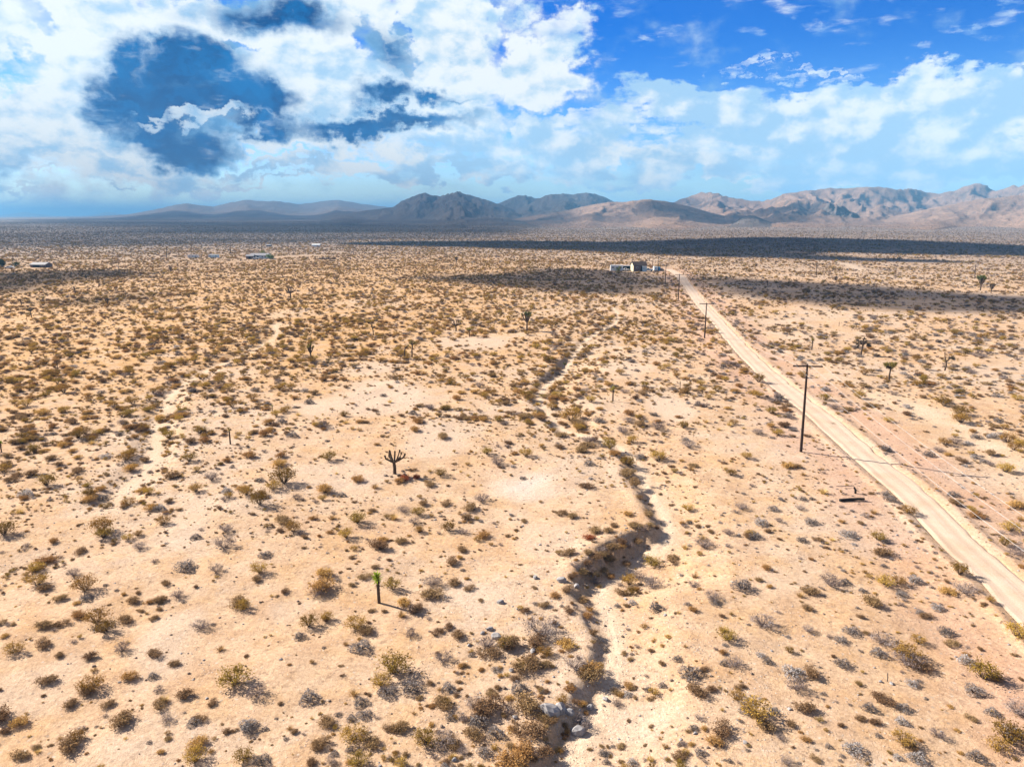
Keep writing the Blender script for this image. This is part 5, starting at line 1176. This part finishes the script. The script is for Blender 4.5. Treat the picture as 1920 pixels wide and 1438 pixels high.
# loose stones, thickest along the gully
x, y = sample(28, 130, 2.0)
_, a_, b_, g_, r_ = surf(x, y, True)
kk = rng.uniform(size=len(x)) < np.clip(.16 + .84 * np.exp(-g_ / 5.0) + .35 * np.clip(fbm(x / 12, y / 12, 2, 91), 0, 1), 0, 1) * (r_ > ROAD_HW) * (1 - .7 * a_)
x, y = x[kk], y[kk]; w_ = np.exp(rng.normal(math.log(.11), .5, len(x))); w_ = np.clip(w_, .03, .40)
sel = rng.uniform(size=len(x)) < .45
for nm, ms, m, lab in (('pale_stones', ROCKS, sel, 'small pale stones strewn over the sand, thickest along the gully'), ('brown_stones', ROCKD, ~sel, 'small brown stones strewn over the sand, thickest along the gully')):
    scatter(nm, lab, 'stones', ms, x[m], y[m], surf(x[m], y[m]) + .02, w_[m], w_[m], rng.uniform(0, 6.28, m.sum()))

# ------------------------------------------------------------------ buildings and yards
def gable_house(label, px, py, w_, d_, hw, hr, rz, wall, roof, name='house', cat='house', door=None, windows=(), front=None, over=.3):
    B = at(px, py); t = thing(name, label, cat, (B[0], B[1] + d_ / 2, B[2] - .02), rz)
    b = MB(); x, y = w_ / 2, d_ / 2
    V = [(-x, -y, -.3), (x, -y, -.3), (x, y, -.3), (-x, y, -.3), (-x, -y, hw), (x, -y, hw), (x, y, hw), (-x, y, hw), (-x, 0, hr), (x, 0, hr)]
    b.add(V, [(0, 3, 7, 8, 4), (1, 5, 9, 6, 2)], 0); b.add(V, [(0, 4, 5, 1)], 1); b.add(V, [(2, 6, 7, 3)], 0)
    b.build('wall', [M[wall], M[front or wall]], t)
    r = MB(); sl = (hr - hw) / y; o_ = over
    for sg in (-1, 1):
        yo = sg * (y + o_); zo = hw - o_ * sl
        P = [(-x - o_, yo, zo + .03), (x + o_, yo, zo + .03), (x + o_, 0, hr + .03), (-x - o_, 0, hr + .03)]
        P2 = [(p[0], p[1], p[2] + .14) for p in P]
        r.add(P + P2, [(0, 1, 2, 3), (7, 6, 5, 4), (0, 4, 5, 1), (1, 5, 6, 2), (3, 2, 6, 7), (0, 3, 7, 4)])
    r.build('roof', M[roof], t)
    if door:
        dx, dw, dh = door; MB().box((dx, -y - .02, dh / 2), (dw, .1, dh)).build('door', M['dark'], t)  # dark slab on the wall paints the shade of an open doorway
    for (wx_, wz, ww, wh, side) in windows:
        c_ = (wx_, -y - .02, wz) if side == 'f' else (-x - .02, wx_, wz); dd = (ww, .08, wh) if side == 'f' else (.08, ww, wh)
        f = MB().box(c_, dd).build('window', M['white'], t); c2 = (c_[0], c_[1] - .03, c_[2]) if side == 'f' else (c_[0] - .03, c_[1], c_[2])
        MB().box(c2, (dd[0] * .8, dd[1], dd[2] * .8) if side == 'f' else (dd[0], dd[1] * .8, dd[2] * .8)).build('pane', M['glass'], f)
    return t
def box_trailer(label, px, py, w_, d_, h_, rz, wall, roof, name='trailer', cat='trailer', nwin=2, wheels=True):
    B = at(px, py); t = thing(name, label, cat, (B[0], B[1] + d_ / 2, B[2]), rz); z0 = .5 if wheels else -.1
    MB().box((0, 0, z0 + (h_ - z0) / 2), (w_, d_, h_ - z0)).build('body', M[wall], t)
    MB().box((0, 0, h_ + .06), (w_ + .2, d_ + .2, .12)).build('roof', M[roof], t)
    for k in range(nwin):
        xx = -w_ * .32 + w_ * .64 * k / max(1, nwin - 1) if nwin > 1 else -w_ * .2
        f = MB().box((xx, -d_ / 2 - .02, h_ * .62), (w_ * .14, .08, h_ * .24)).build('window', M['greyroof'], t)
        MB().box((xx, -d_ / 2 - .05, h_ * .62), (w_ * .11, .07, h_ * .19)).build('pane', M['glass'], f)
    MB().box((w_ * .08, -d_ / 2 - .02, z0 + (h_ - z0) * .42), (.85, .08, (h_ - z0) * .8)).build('door', M['pale'], t)
    if wheels:
        for sx in (-.25, .25):
            b = MB(); b.tube([(sx * w_, -d_ / 2 + .25, .35), (sx * w_, -d_ / 2 + .02, .35)], .35, 12); b.build('wheel', M['rubber'], t)
    return t
def car(label, px, py, rz, paint, L=4.6, truck=False, name='car', cat='car'):
    B = at(px, py); t = thing(name, label, cat, (B[0], B[1] + 1.0, B[2]), rz)
    x = L / 2; b = MB()
    prof = [(-x, .45), (-x, .95), (-x * .86, 1.0), (-x * .45, 1.05), (-x * .25, 1.62), (x * .25 if not truck else x * .12, 1.66), (x * .55 if not truck else x * .2, 1.08), (x * .98, 1.02), (x, .45)]
    V = [(p[0], -.88, p[1]) for p in prof] + [(p[0], .88, p[1]) for p in prof]; k = len(prof)
    b.add(V, [tuple(range(k)), tuple(range(2 * k - 1, k - 1, -1))] + [(i, k + i, k + (i + 1) % k, (i + 1) % k) for i in range(k)]); b.build('body', M[paint], t)
    g_ = MB(); g_.add([(-x * .40, -.9, 1.08), (x * .12, -.9, 1.08), (x * .08, -.9, 1.52), (-x * .24, -.9, 1.52)], [(0, 1, 2, 3)]); g_.build('side_window', M['glass'], t)
    for sx in (-.62, .62):
        w2 = MB(); w2.tube([(sx * x, -.80, .36), (sx * x, -.98, .36)], .36, 12); w2.build('wheel', M['rubber'], t)
    return t
def tree(label, px, py, wpx, hpx, leaf, name='tree', trunk=.3, cat='tree', dens=900):
    B = at(px, py); dep = depth(B); W, Hh = wpx / F * dep, hpx / F * dep
    t = thing(name, label, cat, B)
    tr = MB(); tr.tube([(0, 0, -.2), (.03 * W, 0, Hh * .3), (-.02 * W, .02 * W, Hh * .62)], [.07 * W * .6, .05 * W * .6, .03 * W * .6], 7)
    for k in range(5): tr.tube([(0, 0, Hh * .3), (cos(k * 1.3) * W * .3, sin(k * 1.3) * W * .3, Hh * (.5 + .07 * k))], [.03 * W * .6, .012 * W], 5)
    tr.build('trunk', M['bark'], t)
    cr = MB(); cs = [(rng.normal(size=3) * np.array([.21 * W, .21 * W, .15 * Hh]) + np.array([0, 0, Hh * (.42 + .5 * trunk)]), rng.uniform(.16, .27) * W) for _ in range(11)]
    for (c_, r) in cs:
        v = rng.normal(size=(dens // 11, 3)); v /= np.linalg.norm(v, axis=1)[:, None]; P = c_ + v * (r * rng.uniform(.6, 1.05, (len(v), 1))) * np.array([1, 1, .85]); P[:, 2] = np.clip(P[:, 2], .08, Hh)
        leaves(cr, P, .085 * W * .5, .2)
    cr.build('crown', FM[leaf], t); return t
gable_house('cream sided barn with dark brown roof beside the end of the dirt road', 1199, 509.3, 7.4, 6.0, 3.4, 5.1, .10, 'cream', 'brownroof', name='barn', cat='barn', front='plank', door=(1.2, 1.7, 2.6), windows=((-1.6, 2.1, .9, .9, 'f'), (-.4, 2.4, .8, .8, 's')))
box_trailer('long white house trailer behind a yellow green tree left of the barn', 1156.5, 508, 6.8, 3.0, 2.9, .0, 'white', 'white', wheels=False, name='house_trailer', cat='trailer', nwin=3)
tree('yellow green bushy tree in front of the white house trailer', 1160, 511, 12, 13, 'treey', trunk=.1)
B = at(1175.5, 507.5); t = thing('carport', 'pale flat roofed carport with deep shade between trailer and barn', 'carport', (B[0], B[1] + 2.6, B[2]))
MB().box((0, 0, 2.45), (5.0, 5.2, .16)).build('roof', M['greyroof'], t); MB().box((0, 2.5, 1.15), (4.9, .12, 2.4)).build('back_wall', M['dark'], t)  # back wall coloured near black to deepen the carport's shade
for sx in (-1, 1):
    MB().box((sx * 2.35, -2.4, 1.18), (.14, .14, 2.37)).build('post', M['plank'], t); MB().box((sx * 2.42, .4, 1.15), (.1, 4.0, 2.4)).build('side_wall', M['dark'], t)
car('low white car parked at the mouth of the carport', 1173, 508.5, 0.05, 'white', 4.2)
box_trailer('small pale blue and white storage shed against the right front of the barn', 1208.2, 509.5, 2.2, 2.0, 2.8, .1, 'pale', 'white', wheels=False, name='storage_shed', cat='shed', nwin=1)
car('pale pickup truck parked right of the pale storage shed', 1216.5, 508.8, -.1, 'pale', 4.8, True, name='pickup_truck', cat='pickup truck')
tree('round orange brown bush behind the pale pickup truck', 1219.5, 503.5, 9, 8, 'orange', trunk=.0, name='orange_bush', cat='bush', dens=500)
B = at(1235, 508.5); t = thing('water_tank', 'rounded blue water tank standing by a thin pole right of the barn', 'water tank', (B[0], B[1] + 1.6, B[2]))
b = MB(); b.tube([(0, 0, 0), (0, 0, 1.7), (0, 0, 2.1), (0, 0, 2.3)], [1.35, 1.35, 1.0, .35], 20); b.build('tank_body', M['blue'], t); b = MB(); b.tube([(0, 0, 2.28), (0, 0, 2.42)], .3, 12); b.build('hatch', M['white'], t)
box_trailer('small white utility trailer left of the blue water tank', 1229.5, 508.6, 2.2, 1.8, 2.3, .1, 'white', 'pale', name='utility_trailer', cat='trailer', nwin=1)
B = at(1241, 508.5); b = MB(); b.box((0, .8, .6), (1.6, 1.2, 1.2)); b.box((.9, .7, .4), (.8, 1.0, .8), .4); b.box((-.2, .6, 1.35), (.9, .8, .3), .2)
o = b.build('scrap_pile', M['rockd'], loc=B); tag(o, 'low dark heap of scrap right of the blue water tank', 'scrap heap')
# far left homestead
gable_house('long low white roofed house beside green trees on the left plain', 486, 485.8, 12.5, 7, 2.5, 3.7, -.06, 'white', 'greyroof', door=(-1.5, 2.6, 2.1), windows=((2.6, 1.5, 1.4, 1.0, 'f'), (4.6, 1.5, 1.2, 1.0, 'f')))
gable_house('small dark fronted shed at the left end of the long white roofed house', 468, 486, 5, 5, 2.0, 2.9, .05, 'plank', 'greyroof', name='shed', cat='shed', door=(0, 1.6, 1.8))
car('white car parked before the long white roofed house', 479, 486.8, .1, 'white', 4.2)
tree('dark green round tree at the right end of the long white roofed house', 504, 485.5, 10, 10, 'treeg', trunk=.15)
tree('bright green spreading tree right of the dark green one by the far house', 510, 486, 12, 9, 'treeg', trunk=.1)
tree('yellow green tree rising behind the long white roofed house', 492, 479, 14, 8, 'treey', trunk=.2)
box_trailer('white trailer with grey windows, leftmost of two pale trailers on the left plain', 361, 484.5, 7.0, 2.8, 2.2, .02, 'white', 'greyroof', nwin=3)
box_trailer('pale bluish trailer right of the white trailer on the left plain', 400, 484.3, 6.6, 2.8, 2.4, -.03, 'pale', 'white', nwin=2)
A = at(595, 486.5); B = at(630, 486); b = MB(); v_ = (B - A)
for k in range(9): b.box((v_[0] * (k + .5) / 9, v_[1] * (k + .5) / 9, .35 + .12 * (k % 3)), (v_[0] / 9 * .98, .8, .7 + .2 * (k % 3)), .03 * (k % 4))
o = b.build('earth_bank', M['rockd'], loc=A); tag(o, 'long low dark bank lying on the pale flat right of the far house', 'bank')
gable_house('tiny far white house beyond the dark shaded strip on the left plain', 592, 463, 7.5, 5, 1.8, 2.6, 0, 'white', 'white', windows=((1.5, 1.1, .9, .7, 'f'),))
gable_house('tiny far grey shed behind the pole left of the tiny white house', 503, 463, 4.2, 4, 1.4, 2.1, 0, 'plank', 'greyroof', name='shed', cat='shed')
gable_house('low gabled house with pale roof and dark open front at the far left', 72, 502, 9.5, 6.0, 1.7, 2.8, -.12, 'plank', 'greyroof', door=(-1.0, 4.2, 1.8), windows=((3, 1.3, 1.2, .9, 'f'),))
tree('dark round tree nearest the left edge of the view', 5, 502.5, 20, 16, 'tree', trunk=.2, dens=1500)
tree('dark leaning tree right of the round tree at far left', 31, 502, 13, 10, 'tree', trunk=.35, dens=1100)
car('white van parked between the two dark trees at far left', 16, 504.3, 0, 'white', 5.0, name='van', cat='van')
tree('small dark shrub tree at the right corner of the far left gabled house', 85, 499.5, 5, 8, 'tree', trunk=.2, dens=500)

# ------------------------------------------------------------------ air
hz = MB(); hz.box((0, 0, 142.0 - 6.0), (124000, 124000, 296.0))
hm, n, out = new_mat("desert_air"); pv = n.new('ShaderNodeVolumePrincipled')
pv.inputs['Color'].default_value = C4(0.24, 0.60, 1.0); pv.inputs['Density'].default_value = HAZE = 1.35e-4; pv.inputs['Anisotropy'].default_value = 0.0
n.l.new(pv.outputs[0], out.inputs['Volume'])
o = hz.build('haze', hm); tag(o, 'thin blue haze over the whole plain', 'haze', None, 'stuff')
